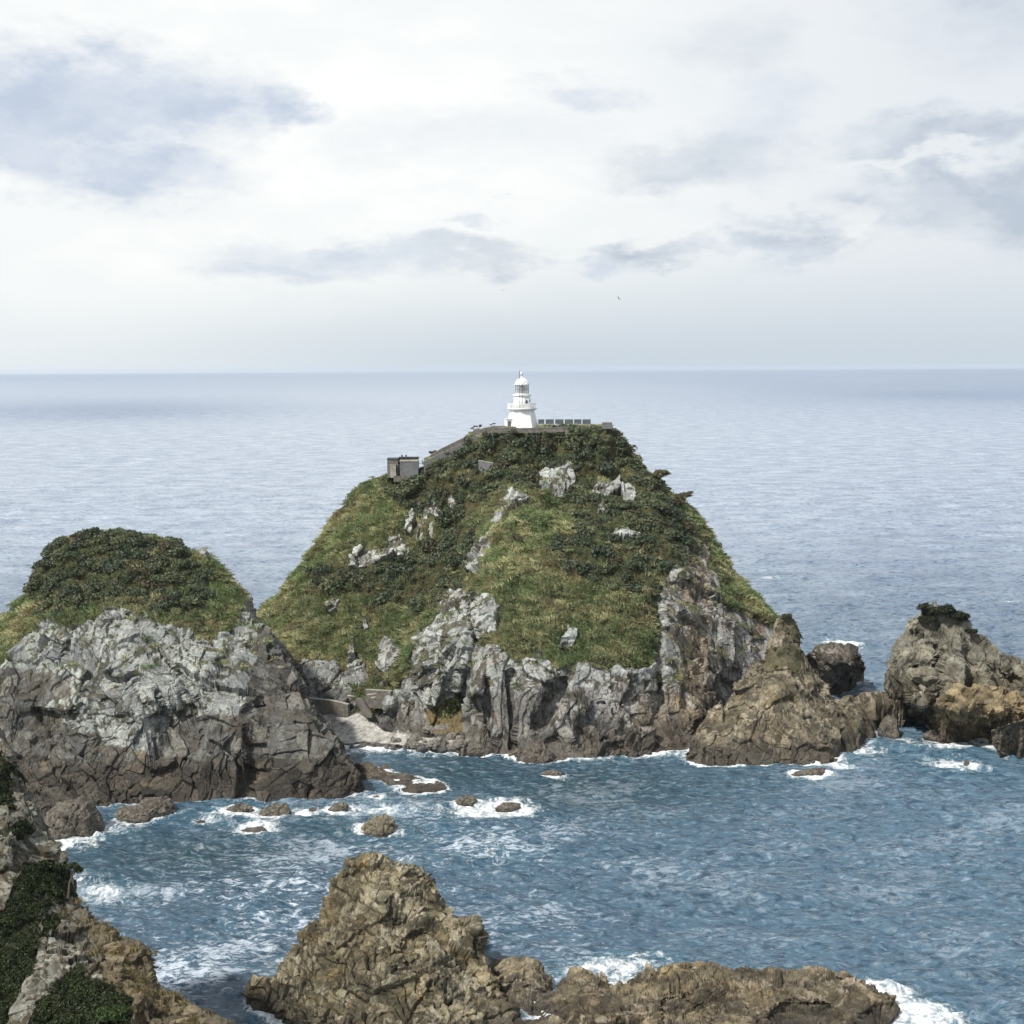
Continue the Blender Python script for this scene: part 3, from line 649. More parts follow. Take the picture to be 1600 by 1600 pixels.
_q = NC.P; wx, wy = warp(_q, NC.px, NC.py, 1.0, 1.2)
I = sample(NC, NC.veg, 3.4, seed=301); t = rng.random(len(I))[:, None]
o_ = scatter('cliff_shrubbery', _q[I], NC.base_n[I], rng.uniform(.4, .85, len(I)), C3(.018,.026,.010)*(1-t)+C3(.035,.048,.016)*t, SHR_L, M_leaf, .4)
tag(o_, 'very dark bushes clinging to the near cliff', 'shrubbery', kind='stuff')
pg = (~polyset(wx, wy, NC_dark))*np.clip(sstep(NC.px-(NC.py-1440)*.25, 110, 150)*.75*np.where(fbm(_q/1.2, 3, 97) > .0, 1, .12)+.08, 0, 1)*(NC.base_n[:, 2] > .15)
J = sample(NC, pg, 1.6, seed=302); t = rng.random(len(J))[:, None]
o_ = scatter('cliff_grass', _q[J], NC.base_n[J], rng.uniform(.3, .7, len(J)), C3(.12,.10,.045)*(1-t)+C3(.22,.18,.09)*t, GRS, M_grass, .55)
tag(o_, 'dry golden grass on the lower ledges of the near cliff', 'grass', kind='stuff')

# ================================================================== SEA STACKS
def generic_disp(big, mid, small, seed, amp=1., M=None, sq=(1, 1, 1), layer=0, lm=None, ls=.5):
    def f(q, px, py, vg):
        d, c, e = rock_disp(q, big, seed, amp, M, mid, small, sq)
        if layer:      # folded strata
            wv_ = np.stack([fbm(q/5., 3, seed+30), fbm(q/5., 3, seed+31), fbm(q/5., 3, seed+32)], -1)*4.
            s = (q+wv_)@(np.array(lm)/np.linalg.norm(lm)); ph = s/ls+.3*fbm(q/1.2, 3, seed+35)
            saw = ph-np.floor(ph); r_ = _r(_h(np.floor(ph).astype(np.int64), np.zeros(len(q), np.int64), np.zeros(len(q), np.int64), seed), 4)
            d = d+layer*((np.minimum(saw, (1-saw)*4))*1.0+(r_-.5)*1.2); c = np.stack([c[:, 0], c[:, 1]*.5+r_*.5, c[:, 2]*.4+r_*.6], -1)
        return d*(1-vg*.7), c, e
    return f
def generic_col(pal, dark=BROWN, wet=(0.5, 3.), tint=None, ta=.4, blotch=None, top=None, topz=(3, 6), wets=3., dim=.72):
    def f(q, px, py, vg, cell, e, N):
        n1 = fbm(q/4., 5, 60); n2 = fbm(q/.9, 4, 61); c = rock_tint(pal, cell)*dim*C3(1, .98, .87)*np.clip(1+2.2*fbm(q/3.5, 4, 158), .45, 1.7)[:, None]
        if tint is not None: c = lerp(c, C3(*tint)*np.ones_like(c), sstep(n1+n2*.6, .05, .35)*ta)
        if blotch is not None: c = lerp(c, C3(*blotch)*np.ones_like(c), sstep(n2-n1*.5, .12, .35)*.5)
        c = stain(c, q, 1.7, tuple(1.35*np.array(pal).max(0)), 30, 8, .6, 173); c = stain(c, q, 1.2, tuple(.32*np.array(pal).mean(0)), 38, 12, .85, 153)
        if top is not None: c = lerp(c, rock_tint(top, cell)*np.clip(1+2.2*fbm(q/2.5, 4, 159), .4, 1.8)[:, None], sstep(q[:, 2]+n1*4, *topz)*.85)
        c = lerp(c, rock_tint(dark, cell), (1-sstep(q[:, 2]+n1*wets, *wet))*.9)
        return lerp(c, C3(.10,.092,.05)*np.ones_like(c), vg*.8)
    return f
# foreground folded stack
FS = relief('sea_stack', [(384,1572,YA(384,1572)),(398,1550,151),(440,1528,152),(450,1500,153),(480,1468,155),(505,1452,156),(510,1415,157),(522,1385,158),(545,1350,158.5),(572,1344,159),(600,1345,159),(640,1362,158.5),(655,1385,158),(672,1402,157),(700,1440,156),(716,1456,155.5),(730,1448,155),(746,1460,154.5),(750,1490,154),(762,1500,153),(775,1530,151),(785,1560,149),(800,1600,YA(800,1600))],
     [(384,1572),(430,1600),(500,1635),(600,1652),(700,1652),(770,1630),(800,1600)],
     [(520,1460,152),(600,1480,149),(600,1400,154),(600,1560,145),(680,1500,149),(480,1530,149),(700,1580,145),(560,1430,152),(640,1430,154)],
     1.3, 14, generic_disp(3.6, 1.5, .6, 51, .85, rot('Y', -30), (1, 1, 1.6), .62, (.35, .25, 1), .80), generic_col([(.17,.15,.10),(.24,.22,.16),(.12,.10,.07),(.29,.265,.20),(.155,.125,.08)], tint=(.27,.20,.09), ta=.55, blotch=(.24,.26,.20), wet=(.3, 2.2)), jag=6, mat=M_rock_near)
tag(FS.o, 'tall pointed foreground stack of folded brown and olive rock', 'sea stack')
rr = relief('shore_rock', [(752,1560,YA(752,1560)+4),(758,1515,156),(770,1500,156),(800,1496,156),(822,1497,156),(842,1508,155.5),(858,1532,155),(864,1545,YA(864,1545))],
     [(752,1590),(775,1610),(805,1600),(830,1580),(850,1570),(864,1545)], [(800,1530,152),(830,1540,151.5)], 1.2, 6,
     generic_disp(2.2, 1., .45, 55, .7), generic_col([(.20,.17,.13),(.28,.25,.19),(.15,.125,.10),(.25,.21,.16)], tint=(.27,.22,.14), wet=(.2, 1.5)), jag=4, mat=M_rock_near)
tag(rr.o, 'rounded buff rock wedged between the pointed stack and the long low reef', 'rock')
FR = relief('rocky_reef', [(780,1604,YA(780,1604)),(830,1578,149.5),(865,1548,152),(888,1524,153),(905,1517,153),(922,1524,153),(940,1524,153),(965,1536,153),(980,1534,153),(992,1520,153.5),(1002,1514,153.5),(1020,1515,153.5),(1030,1522,153.5),(1034,1512,154),(1058,1508,154),(1080,1509,154),(1095,1520,154),(1125,1524,154.5),(1160,1522,155),(1195,1526,155),(1230,1520,155),(1250,1512,155.5),(1290,1514,155.5),(1320,1520,153.8),(1345,1532,152.5),(1378,1552,150.8),(1396,1568,YA(1396,1568))],
     [(780,1604),(850,1632),(950,1640),(1060,1640),(1160,1638),(1260,1634),(1340,1622),(1385,1600),(1396,1568)],
     [(900,1570,147),(1000,1560,148),(1100,1550,148.5),(1200,1550,148.5),(1300,1560,147.6),(1050,1600,143.6),(1200,1600,143.8),(940,1600,143.2),(1330,1590,144.8)],
     1.25, 9, generic_disp(2.6, 1.1, .5, 58, .95, rot('Y', 14), (2.2, 1, .9), .42, (-.25, .3, 1), .55), generic_col([(.16,.135,.095),(.23,.20,.15),(.11,.095,.07),(.27,.235,.18),(.14,.11,.075)], tint=(.28,.21,.11), ta=.5, wet=(.2, 1.8), wets=2.), jag=9, mat=M_rock_near,
     push=[([(1035,1565),(1075,1558),(1110,1582),(1120,1615),(1030,1615)], 2.6, 6), ([(1180,1600),(1220,1572),(1290,1570),(1310,1590),(1290,1615),(1170,1615)], 2.6, 6)])
tag(FR.o, 'long low brown reef with wave-cut hollows across the bottom', 'reef')
kn = relief('knob_rock', [(1028,1545,151.4),(1028,1525,152),(1038,1512,152.5),(1052,1507,152.8),(1072,1508,152.8),(1086,1514,152.5),(1092,1530,152),(1088,1548,151.4)], [(1028,1545,150.6),(1045,1556,150.1),(1070,1560,150.1),(1088,1548,150.6)], [(1058,1528,150.9)], 1.1, 3,
     generic_disp(1.6, .8, .4, 66, .6), generic_col([(.30,.255,.15),(.36,.31,.20),(.25,.20,.12),(.33,.29,.19)], wet=(-3, -2)), jag=2, mat=M_rock_near)
tag(kn.o, 'yellowish knob of rock sitting on the long low reef', 'rock')

# pinnacle spur at the foot of the main island
SP = relief('rock_pinnacle', [(1072,1184,YA(1072,1184)),(1085,1155,249),(1112,1120,252),(1140,1095,254),(1160,1065,255),(1180,1042,256),(1200,1030,257),(1204,1005,257.5),(1210,985,258),(1218,966,258.5),(1226,962,258.5),(1240,968,258.5),(1250,985,258.5),(1252,1008,258.5),(1262,1025,259),(1275,1055,260),(1300,1080,262),(1320,1094,263),(1345,1092,265),(1362,1086,266),(1378,1084,267),(1390,1094,267),(1394,1112,266),(1390,1135,YA(1390,1135))],
     [(1072,1184),(1100,1194),(1150,1193),(1200,1192),(1260,1192),(1305,1190),(1332,1172),(1350,1160),(1372,1146),(1390,1135)],
     [(1226,1010,256),(1220,1080,251),(1160,1120,249),(1160,1160,245.5),(1250,1160,245.5),(1290,1130,250),(1270,1090,254),(1340,1130,256),(1200,1140,247.5),(1110,1160,246.5)],
     1.25, 14, generic_disp(4., 1.6, .7, 71, .9, rot('Y', -8), (1, 1, 2.4)), generic_col([(.18,.16,.12),(.235,.21,.16),(.13,.115,.09),(.28,.25,.195),(.16,.14,.11)], tint=(.24,.18,.095), ta=.4, wet=(1.5, 4.)), jag=3,
     veg=lambda q, px, py: polyset(*warp(q, px, py, .8, 2.), [[(1216,966),(1228,958),(1252,985),(1254,1005),(1236,1000),(1228,982)],[(1195,1015),(1240,1005),(1256,1030),(1246,1052),(1225,1040),(1200,1052),(1190,1040)]]).astype(np.float32))
tag(SP.o, 'ochre rock pinnacle standing off the right foot of the lighthouse island', 'rock pinnacle')
I = sample(SP, SP.veg*(fbm(SP.P/1.5, 3, 402) > -.08), .75, seed=401); t = rng.random(len(I))[:, None]
tag(scatter('pinnacle_shrubbery', SP.P[I], SP.base_n[I], rng.uniform(.3, .75, len(I)), C3(.045,.052,.022)*(1-t)+C3(.10,.10,.045)*t, SHR, M_leaf, .5), 'olive bushes clinging to the ochre pinnacle', 'shrubbery', kind='stuff')
bb = relief('shore_rock', [(1246,1040,YA(1246,1070)),(1262,1020,287),(1274,1008,289),(1295,1004,290),(1325,1004,290),(1342,1012,290),(1348,1030,289),(1350,1050,YA(1350,1062))], [(1246,1070),(1290,1088),(1315,1084),(1335,1075),(1350,1062)], [(1300,1040,283),(1330,1040,284)], 1.25, 9,
     generic_disp(4., 1.6, .7, 75, .7), generic_col([(.12,.11,.10),(.17,.155,.14),(.09,.08,.075),(.20,.185,.165)], wet=(.5, 2.5)), jag=3)
tag(bb.o, 'dark rounded rock in the sea behind the ochre pinnacle', 'rock')
RS = relief('sea_stack', [(1394,1100,YA(1394,1115)),(1397,1065,262),(1404,1030,264),(1410,1000,265),(1420,975,266),(1438,956,267),(1460,955,267.5),(1485,960,267.5),(1505,965,267),(1520,985,267),(1532,1005,266.5),(1548,1018,266),(1575,1028,266),(1600,1036,266),(1660,1050,266),(1720,1100,264),(1740,1140,YA(1740,1140))],
     [(1394,1115),(1420,1120),(1450,1122),(1520,1150),(1600,1160),(1680,1160),(1740,1140)],
     [(1450,1060,256),(1440,1000,262),(1500,1010,261),(1480,1090,252),(1550,1090,255),(1600,1080,258),(1430,1100,253),(1520,1050,257)],
     1.25, 16, generic_disp(4.4, 1.7, .75, 81, 1.25, rot('Y', 6), (1, 1, 2.)), generic_col([(.17,.155,.12),(.24,.225,.18),(.125,.11,.085),(.29,.275,.22),(.19,.165,.12)], tint=(.24,.18,.09), ta=.4, wet=(1, 3.5), top=[(.12,.11,.085),(.19,.185,.15),(.14,.13,.10),(.23,.23,.195)], topz=(9, 16), dim=.55), jag=7,
     push=[([(1458,1010),(1470,1005),(1480,1110),(1466,1115)], 2.4, 5), ([(1505,1015),(1517,1012),(1532,1085),(1515,1088)], 3., 6), ([(1425,1040),(1434,1040),(1440,1110),(1428,1112)], 1.8, 4), ([(1540,1040),(1560,1045),(1600,1075),(1560,1075)], 3., 8)])
tag(RS.o, 'broad grey-brown stack crowned with dark bushes at the right', 'sea stack')
OR = relief('shore_rock', [(1446,1120,YA(1446,1128)),(1452,1105,248),(1475,1095,250),(1500,1080,252),(1530,1074,252.5),(1565,1074,252.5),(1590,1082,252),(1640,1088,252),(1700,1110,250),(1730,1150,YA(1730,1150))],
     [(1446,1128),(1470,1138),(1500,1143),(1560,1152),(1640,1160),(1700,1160),(1730,1150)], [(1500,1110,247),(1560,1110,247),(1620,1120,247)], 1.25, 7,
     generic_disp(3., 1.3, .6, 85, 1.1), generic_col([(.15,.125,.085),(.21,.175,.12),(.11,.09,.065),(.25,.205,.13)], wet=(.6, 2.5), top=[(.20,.155,.08),(.26,.21,.125),(.16,.125,.075),(.30,.26,.18)], topz=(4.5, 7)), jag=4)
tag(OR.o, 'golden-topped low rock in front of the bush-crowned stack', 'rock')
lw = relief('shore_rock', [(1540,1150,YA(1540,1154)),(1560,1138,243),(1585,1128,244),(1620,1121,245),(1690,1128,244),(1720,1155,YA(1720,1156))], [(1540,1154),(1600,1156),(1660,1160),(1720,1156)], [(1610,1135,242)], 1.25, 5,
     generic_disp(2.4, 1., .5, 87, .7, rot('Y', -25), (1.8, 1, 1)), generic_col([(.13,.11,.09),(.17,.15,.125),(.10,.085,.07),(.19,.17,.14)], wet=(.4, 1.5)), jag=3)
tag(lw.o, 'dark sloping slab at the right edge below the golden-topped rock', 'rock')
for a_ in ([(1394,1062,YA(1394,1066)),(1396,1045,280),(1405,1032,281),(1418,1030,281),(1426,1060,YA(1426,1064))], [(1394,1066),(1408,1072),(1426,1064)], [(1410,1050,278)], 'small dark rock against the far side of the bush-crowned stack'), \
          ([(1392,1088,YA(1392,1095)),(1396,1072,262),(1408,1062,263),(1420,1080,262),(1424,1104,YA(1424,1106))], [(1392,1095),(1405,1106),(1424,1106)], [(1406,1088,259)], 'dark rock leaning on the left foot of the bush-crowned stack'):
    r_ = relief('shore_rock', a_[0], a_[1], a_[2], 1.2, 4, generic_disp(2.2, 1., .5, 88, .6), generic_col([(.13,.115,.09),(.18,.16,.13),(.10,.09,.07)], wet=(.4, 2.)), jag=2)
    tag(r_.o, a_[3], 'rock')
# flat ledge and rubble in the channel
LD = relief('rock_ledge', [(548,1205,YA(548,1208)),(552,1194,235),(575,1190,237),(590,1198,236),(610,1206,235),(640,1211,234.3),(665,1217,233),(692,1222,232),(697,1228,YA(697,1232))],
     [(548,1208),(570,1216),(600,1220),(620,1230),(650,1237),(680,1236),(697,1232)], [(600,1211,234.4),(650,1222,231.8),(620,1216,233.6)], 1.0, 3,
     generic_disp(2., .9, .45, 91, .45, None, (2, 1, .7)), generic_col([(.12,.105,.085),(.19,.165,.13),(.09,.08,.065),(.22,.20,.16)], wet=(.1, .9), wets=1.), jag=2)
tag(LD.o, 'long flat dark ledge running into the channel from the domed island', 'rock ledge')

# ---- boulders in the surf -------------------------------------------------------
def icos(n):
    import bmesh
    bm = bmesh.new(); bmesh.ops.create_icosphere(bm, subdivisions=n, radius=1.0)
    V = np.array([v.co[:] for v in bm.verts]); Fc = np.array([[v.index for v in f.verts] for f in bm.faces]); bm.free(); return V, Fc
ICO5 = icos(6); ICO4 = icos(5)
def boulder(px, py, wpx, hpx, label, seed, name='sea_rock', group=None, pal=None, depth=.8, z0=0., cat='rock', shape=(.25, .25), hi=True, mat=None):
    """px = middle, py = waterline row, wpx/hpx = size in the photograph"""
    Y0 = float(Y_z(px, py, z0)); w_ = wpx*Y0/F/2; h_ = hpx*Y0/F*.96; dd = w_*depth
    V, Fc = ICO5 if hi else ICO4
    V = V.copy(); rg = np.random.default_rng(seed)
    o = np.stack([fbm(V*1.1+seed*3.1, 3, seed), fbm(V*1.1+seed*5.7, 3, seed+1), fbm(V*1.1+seed, 3, seed+2)], -1)*.55
    V = V+o; mxs = np.abs(V).max(0); V = V/mxs
    V[:, 2] = np.where(V[:, 2] < 0, V[:, 2]*.6, V[:, 2]); V[:, 0] += V[:, 2]*shape[0]*rg.uniform(-1, 1)
    P = V*np.array([w_, dd, h_*1.0])
    base = P_z(px, py, z0)+np.array([0, dd*.75, -.06*h_])
    q = P+base; nn = V/np.linalg.norm(V, axis=1, keepdims=True)
    s = max(w_*.45, .25); a, ca, ea = facets(q/s, seed+5, .9, .3, .3, .1); b, cb, eb = facets(q/(s*.4), seed+6, .9, .3, .25, .14)
    d = a*s*.22+b*s*.4*.25+fbm(q/(s*.2), 3, seed+9)*s*.06; q = q+nn*d[:, None]*np.array([1, 1, min(1, h_/w_*1.2)])
    cell = np.stack([ca, cb, _r(_h((ca*999).astype(np.int64), (cb*999).astype(np.int64), (ca*0).astype(np.int64), 3), 2)], -1)
    c = rock_tint(pal or [(.10,.09,.075),(.155,.14,.115),(.08,.07,.06),(.19,.17,.14)], cell)
    n1 = fbm(q/(s*1.5), 3, 60); c = lerp(c, C3(.05,.045,.04)*np.ones_like(c), (1-sstep(q[:, 2]-z0+n1*.4, .05, .5))*.7) if z0 == 0 else c
    q0 = base.copy(); q0[2] = z0
    ob = obj(name, mkmesh(name, q-q0, Fc, c, mat or M_rock, False), None, tuple(q0))
    tag(ob, label, cat, group)
    if z0 == 0:
        m_ = np.abs(q[:, 2]) < .35; WATERPTS.append(q[m_][:, :2][::3])
    return ob
G_S = 'rocks awash in the surf'
B = [(104,1310,104,66,'big dark boulder beside the near cliff, below the domed island',.9),
 (205,1284,66,22,'low front slab of the paired grey rocks at the foot of the domed island',.8),(238,1278,74,34,'taller rounded hump of the paired grey rocks at the foot of the domed island',.8),
 (373,1271,48,15,'flat dark rock in white surf at the base of the domed island',.7),(424,1281,58,24,'brown humped rock in surf between the domed island and open water',.8),
 (395,1302,44,5,'barely emerging rock ringed by foam in front of the brown humped rock',.8),(311,1287,18,5,'tiny dark rock tip in the foam below the domed island cliff',.8),
 (488,1272,13,12,'thin dark fin of rock poking through the foam',.7),(528,1268,36,14,'small brown rock right of the thin fin in the foam',.8),
 (590,1249,20,5,'tiny low rock off the tip of the domed island',.8),(588,1305,66,32,'lone olive-brown boulder in open water before the pointed stack',.8),
 (728,1258,42,16,'jagged rock with trickling foam beyond the flat ledge',.6),(792,1266,44,11,'low rock in the bright foam patch in mid channel',.6),
 (866,1214,38,11,'low brown rock below the lighthouse island cliff',.7),(1268,1213,66,14,'long flat wave-washed rock in front of the ochre pinnacle',.4),
 (1512,1200,12,14,'small black rock spike in the foam at the right',.8),(1394,1152,40,36,'rounded dark rock in the gap between pinnacle and right stack',.9),
 (1472,1157,56,20,'low dark rock at the foot of the golden-topped rock',.6),(1338,1130,50,30,'dark hump on the right end of the ochre pinnacle spur',.8),
 (82,1326,34,9,'purplish wet rock in foam below the big dark boulder',.8),(114,1400,12,12,'small grey rock beside the leaning tree of the near cliff',.8),
 (842,1192,52,34,'dark rounded buttress rock at the water below the central cliff',.8),(745,1178,34,14,'brown rock at the left end of the central cliff waterline',.7),
 (565,1205,26,12,'grey rubble rock where the flat ledge meets the domed island',.8),(600,1205,24,9,'second small rubble rock on the upper edge of the flat ledge',.8)]
for k, (px, py, wp, hp, lb, dp) in enumerate(B):
    pal = [(.15,.13,.09),(.20,.18,.13),(.11,.10,.07)] if k == 10 else None
    boulder(px, py, wp, hp, lb, 500+k*7, group=G_S, depth=dp, pal=pal, hi=wp > 40)
PAL_B = [(.18,.165,.14),(.26,.24,.20),(.13,.125,.12),(.30,.28,.24)]
PAL_W = [(.07,.07,.075),(.12,.12,.125),(.16,.16,.16)]
rgb_ = np.random.default_rng(77)
G_B = 'boulders along the pebble cove'
for k in range(64):
    x = rgb_.uniform(548, 722); row = rgb_.random()
    zz = rgb_.choice([0., .5, 1.0, 1.5], p=[.45, .25, .18, .12]); y = 1170+(x-548)*.035-zz*9.0-(rgb_.random()*4)
    if x < 610 and zz > .6: continue
    wp = rgb_.uniform(7, 20) if x > 640 else rgb_.uniform(5, 12)
    boulder(x, y, wp, wp*rgb_.uniform(.4, .7), 'weathered boulder lying along the edge of the pebble cove', 900+k, name='cove_boulder', group=G_B, pal=PAL_B if zz > 0 else PAL_W, z0=zz, hi=False, cat='boulder')
for k, (x, y, wp, hp, z, lb_) in enumerate([(690,1146,36,14,1.6,'widest flat boulder on the slope right of the pebble cove'),(668,1142,22,9,1.8,'uppermost slab left of the widest cove boulder'),(705,1155,24,12,1.2,'tan boulder just below right of the widest cove boulder'),(720,1162,20,14,.8,'pale upright boulder between cove and central cliff'),(650,1156,22,9,1.1,'brown boulder below the big grey bulge of cliff'),(735,1165,26,16,.5,'rightmost boulder of the cove touching the central cliff')]):
    boulder(x, y, wp, hp, lb_, 1000+k, name='cove_boulder', group=G_B, pal=PAL_B, z0=z, cat='boulder')

# ================================================================== LIGHTHOUSE
def thing(name, loc, label, cat, group=None, rz=0):
    o = bpy.data.objects.new(name, None); C.objects.link(o); o.location = loc; o.rotation_euler = (0, 0, rz); o.empty_display_size = .5
    return tag(o, label, cat, group)
LY = 315.0
lb = P_Y(816.0, 669.0, LY); lb = np.array(lb).reshape(3)
LH = thing('lighthouse', tuple(lb), 'white octagonal lighthouse with domed lantern on the island summit', 'lighthouse')
a8 = math.pi/8
b = MB(); b.lathe([(0, -.9), (3.95, -.9), (3.95, 0), (3.75, .02), (2.72, 3.95), (2.72, 4.05), (0, 4.05)], 8, a0=a8+.25); b.build('tower_base', M_white, LH)
b = MB(); b.lathe([(0, 4.05), (3.0, 4.05), (3.3, 4.3), (3.3, 4.45), (0, 4.45)], 32); b.build('gallery', M_white, LH)
rl = MB()
for k in range(28):
    a = k*2*math.pi/28; rl.box((3.2*math.cos(a), 3.2*math.sin(a), 4.45+.5), (.14, .14, 1.0), math.degrees(a))
for z, t in ((4.52, .16), (5.45, .14), (5.0, .06)): rl.lathe([(3.27, z-t/2), (3.27, z+t/2), (3.13, z+t/2), (3.13, z-t/2), (3.27, z-t/2)], 32)
rl.build('railing', M_white, LH)
b = MB(); b.lathe([(0, 4.45), (1.95, 4.45), (1.82, 7.1), (0, 7.1)], 28); wr = b.build('watch_room', M_white, LH, True)
b = MB(); b.box((1.0, -1.62, 5.9), (.45, .12, .7), 30); b.build('window', M_dark, wr)
b = MB(); b.box((1.72, -.72, 6.1), (.35, .12, .5), 66); b.build('window', M_dark, wr)
b = MB(); b.lathe([(0, 7.1), (1.9, 7.1), (2.1, 7.25), (2.1, 7.5), (0, 7.5)], 28); b.build('lantern_gallery', M_white, LH)
b = MB(); b.lathe([(0, 7.5), (1.5, 7.5), (1.5, 7.75), (0, 7.75)], 20); b.build('lantern_sill', M_white, LH)
ln = MB(); ln.lathe([(1.46, 7.75), (1.46, 9.6)], 20); lng = ln.build('lantern', M_glass, LH)
fr = MB()
for k in range(10):
    a = k*2*math.pi/10+.2; fr.box((1.48*math.cos(a), 1.48*math.sin(a), 8.68), (.09, .09, 1.85), math.degrees(a))
fr.lathe([(1.52, 8.62), (1.52, 8.7), (1.45, 8.7), (1.45, 8.62), (1.52, 8.62)], 20)
fr.build('lantern_frame', M_dark if False else M_conc_l, lng)
b = MB(); b.lathe([(0, 7.76), (.45, 7.8), (.6, 8.2), (.62, 9.0), (.4, 9.4), (0, 9.5)], 16); b.build('lens', M_conc_l, lng, True)
b = MB(); b.lathe([(1.5, 9.55), (1.68, 9.6), (1.68, 9.75), (1.56, 9.95), (1.35, 10.45), (1.0, 10.85), (.5, 11.12), (.28, 11.2), (.24, 11.5), (0, 11.5)], 28); b.build('dome', M_white, LH, True)
b = MB(); b.lathe([(0, 11.45), (.1, 11.5), (.1, 11.85), (.3, 12.0), (.36, 12.2), (.28, 12.4), (0, 12.52)], 16); b.build('finial', M_white, LH, True)
for dx_ in (-.58, 0.0):
    b = MB(); b.tube([(dx_, -2.35, 4.45), (dx_, -2.35, 12.5+(-dx_)*.4)], .055, 6); b.build('lightning_rod', M_dark, LH)
b = MB(); b.box((-3.0, -1.8, 1.0), (1.5, 1.3, 2.2), 20); b.box((-3.0, -1.8, 2.15), (1.7, 1.5, .14), 20); pc = b.build('porch', M_white, LH)
b = MB(); b.box((-2.84, -2.5, .85), (.7, .06, 1.7), 20); b.build('door', M_conc_g, pc)
# summit terrace and walls
def wall(name, pts, h, t, mat, label, cat, drop=2.0, cap=None):
    """upright wall following 3-D points (top edge)"""
    root = thing(name, pts[0], label, cat); o3 = Vector(pts[0]); m_ = MB(); cm = MB()
    for a, c in zip(pts[:-1], pts[1:]):
        a = Vector(a)-o3; c = Vector(c)-o3; d = (c-a); n = Vector((-d.y, d.x, 0)).normalized()*t/2
        V = [a-n, c-n, c+n, a+n]; lo = [Vector((v.x, v.y, v.z-h-drop)) for v in V]
        m_.add([tuple(v) for v in lo+V], [(0,3,2,1),(4,5,6,7),(0,1,5,4),(1,2,6,5),(2,3,7,6),(3,0,4,7)])
        n2 = n*1.25; V = [a-n2, c-n2, c+n2, a+n2]; up_ = [Vector((v.x, v.y, v.z+.14)) for v in V]; V = [Vector((v.x, v.y, v.z+.003)) for v in V]
        cm.add([tuple(v) for v in V+up_], [(0,3,2,1),(4,5,6,7),(0,1,5,4),(1,2,6,5),(2,3,7,6),(3,0,4,7)])
    m_.build('wall', mat, root); cm.build('coping', cap or M_conc_l, root); return root
def pt(px, py, Y): return tuple(P_Y(px, py, conv(px, py, Y)).reshape(3))
wall('terrace_wall', [pt(752, 673, 312.5), pt(775, 669.5, 311.8), pt(800, 670, 311.5), pt(845, 669.5, 311.5), pt(880, 668.5, 311.5), pt(905, 668, 311.8)], .5, .5, M_conc, 'dark stone terrace wall under the lighthouse', 'wall', drop=.4, cap=M_conc_g)
b = MB(); ctr = P_Y(850, 669, 315.2).reshape(3); r_ = thing('summit_terrace', tuple(ctr), 'level grey paved terrace on the summit around the lighthouse', 'terrace')
b.box((-1.5, .6, -.75), (28, 7.0, 1.2)); b.build('paving', M_conc, r_)
for k, (x0, x1) in enumerate([(841, 850.5), (852.5, 865.5), (867.5, 880.5), (882.5, 895.5), (897, 908.5), (910, 923)]):
    xm = (x0+x1)/2; ww = (x1-x0)*313/F; p = P_Y(xm, 664, 313).reshape(3)
    t_ = thing('parapet_panel', tuple(p), '%s grey slatted panel in the row of panels right of the lighthouse' % ['first', 'second', 'third', 'fourth', 'fifth', 'sixth'][k], 'panel', 'grey panels in a row on the summit')
    b = MB(); b.box((0, 0, .72), (ww, .12, .95)); b.build('panel', M_panel, t_)
    b = MB(); b.box((0, -.07, 1.2), (ww, .1, .1)); b.box((0, -.07, .24), (ww, .1, .08)); b.box((-ww/2+.05, -.075, .72), (.08, .1, .9)); b.box((ww/2-.05, -.075, .72), (.08, .1, .9)); b.box((0, -.08, .72), (ww*.95, .06, .05)); b.build('frame', M_conc_g, t_)
    b = MB(); b.box((0, -.25, -.05), (ww*1.0, .35, .34)); b.build('plinth', M_conc_l, t_)
    for s in (-1, 1):
        b = MB(); b.box((s*ww*.35, .3, .3), (.08, .5, 1.0)); b.build('post', M_dark, t_)
wall('block_wall', [pt(941, 660.5, 314), pt(956.5, 660.5, 314)], 1.2, .5, M_conc_g, 'dark block wall at the right end of the summit', 'wall', drop=.1)
# stair path between two parapets
wall('parapet_wall', [pt(669, 714, 315.5), pt(690, 701, 316), pt(715, 689, 316.5), pt(738, 678, 317), pt(755, 669.5, 317), pt(770, 666.5, 317), pt(792, 666, 317)], .7, .3, M_conc, 'dark far parapet along the sloping stairway below the lighthouse', 'wall')
wall('parapet_wall', [pt(662, 722, 313), pt(690, 708, 313.5), pt(715, 697, 314), pt(738, 684, 314.3), pt(752, 677, 314.5), pt(770, 670, 314.6), pt(790, 668, 314.6)], .5, .35, M_conc_g, 'pale near parapet along the sloping stairway below the lighthouse', 'wall')
sp = [pt(664, 719, 314.4), pt(690, 705.5, 314.9), pt(715, 694.5, 315.3), pt(740, 682, 315.7), pt(756, 675, 315.8)]
st = thing('stairway', sp[0], 'sloping concrete stairway climbing from the ruined building to the lighthouse', 'stairway'); m_ = MB(); o3 = np.array(sp[0])
for a, c in zip(sp[:-1], sp[1:]):
    a = np.array(a)-o3; c = np.array(c)-o3
    for k in range(9):
        f = k/9; p = a+(c-a)*f; m_.box((p[0]+.15, p[1], p[2]-1.0), ((c-a)[0]/9+.05, 2.2, 1.3))
m_.build('steps', M_conc, st)
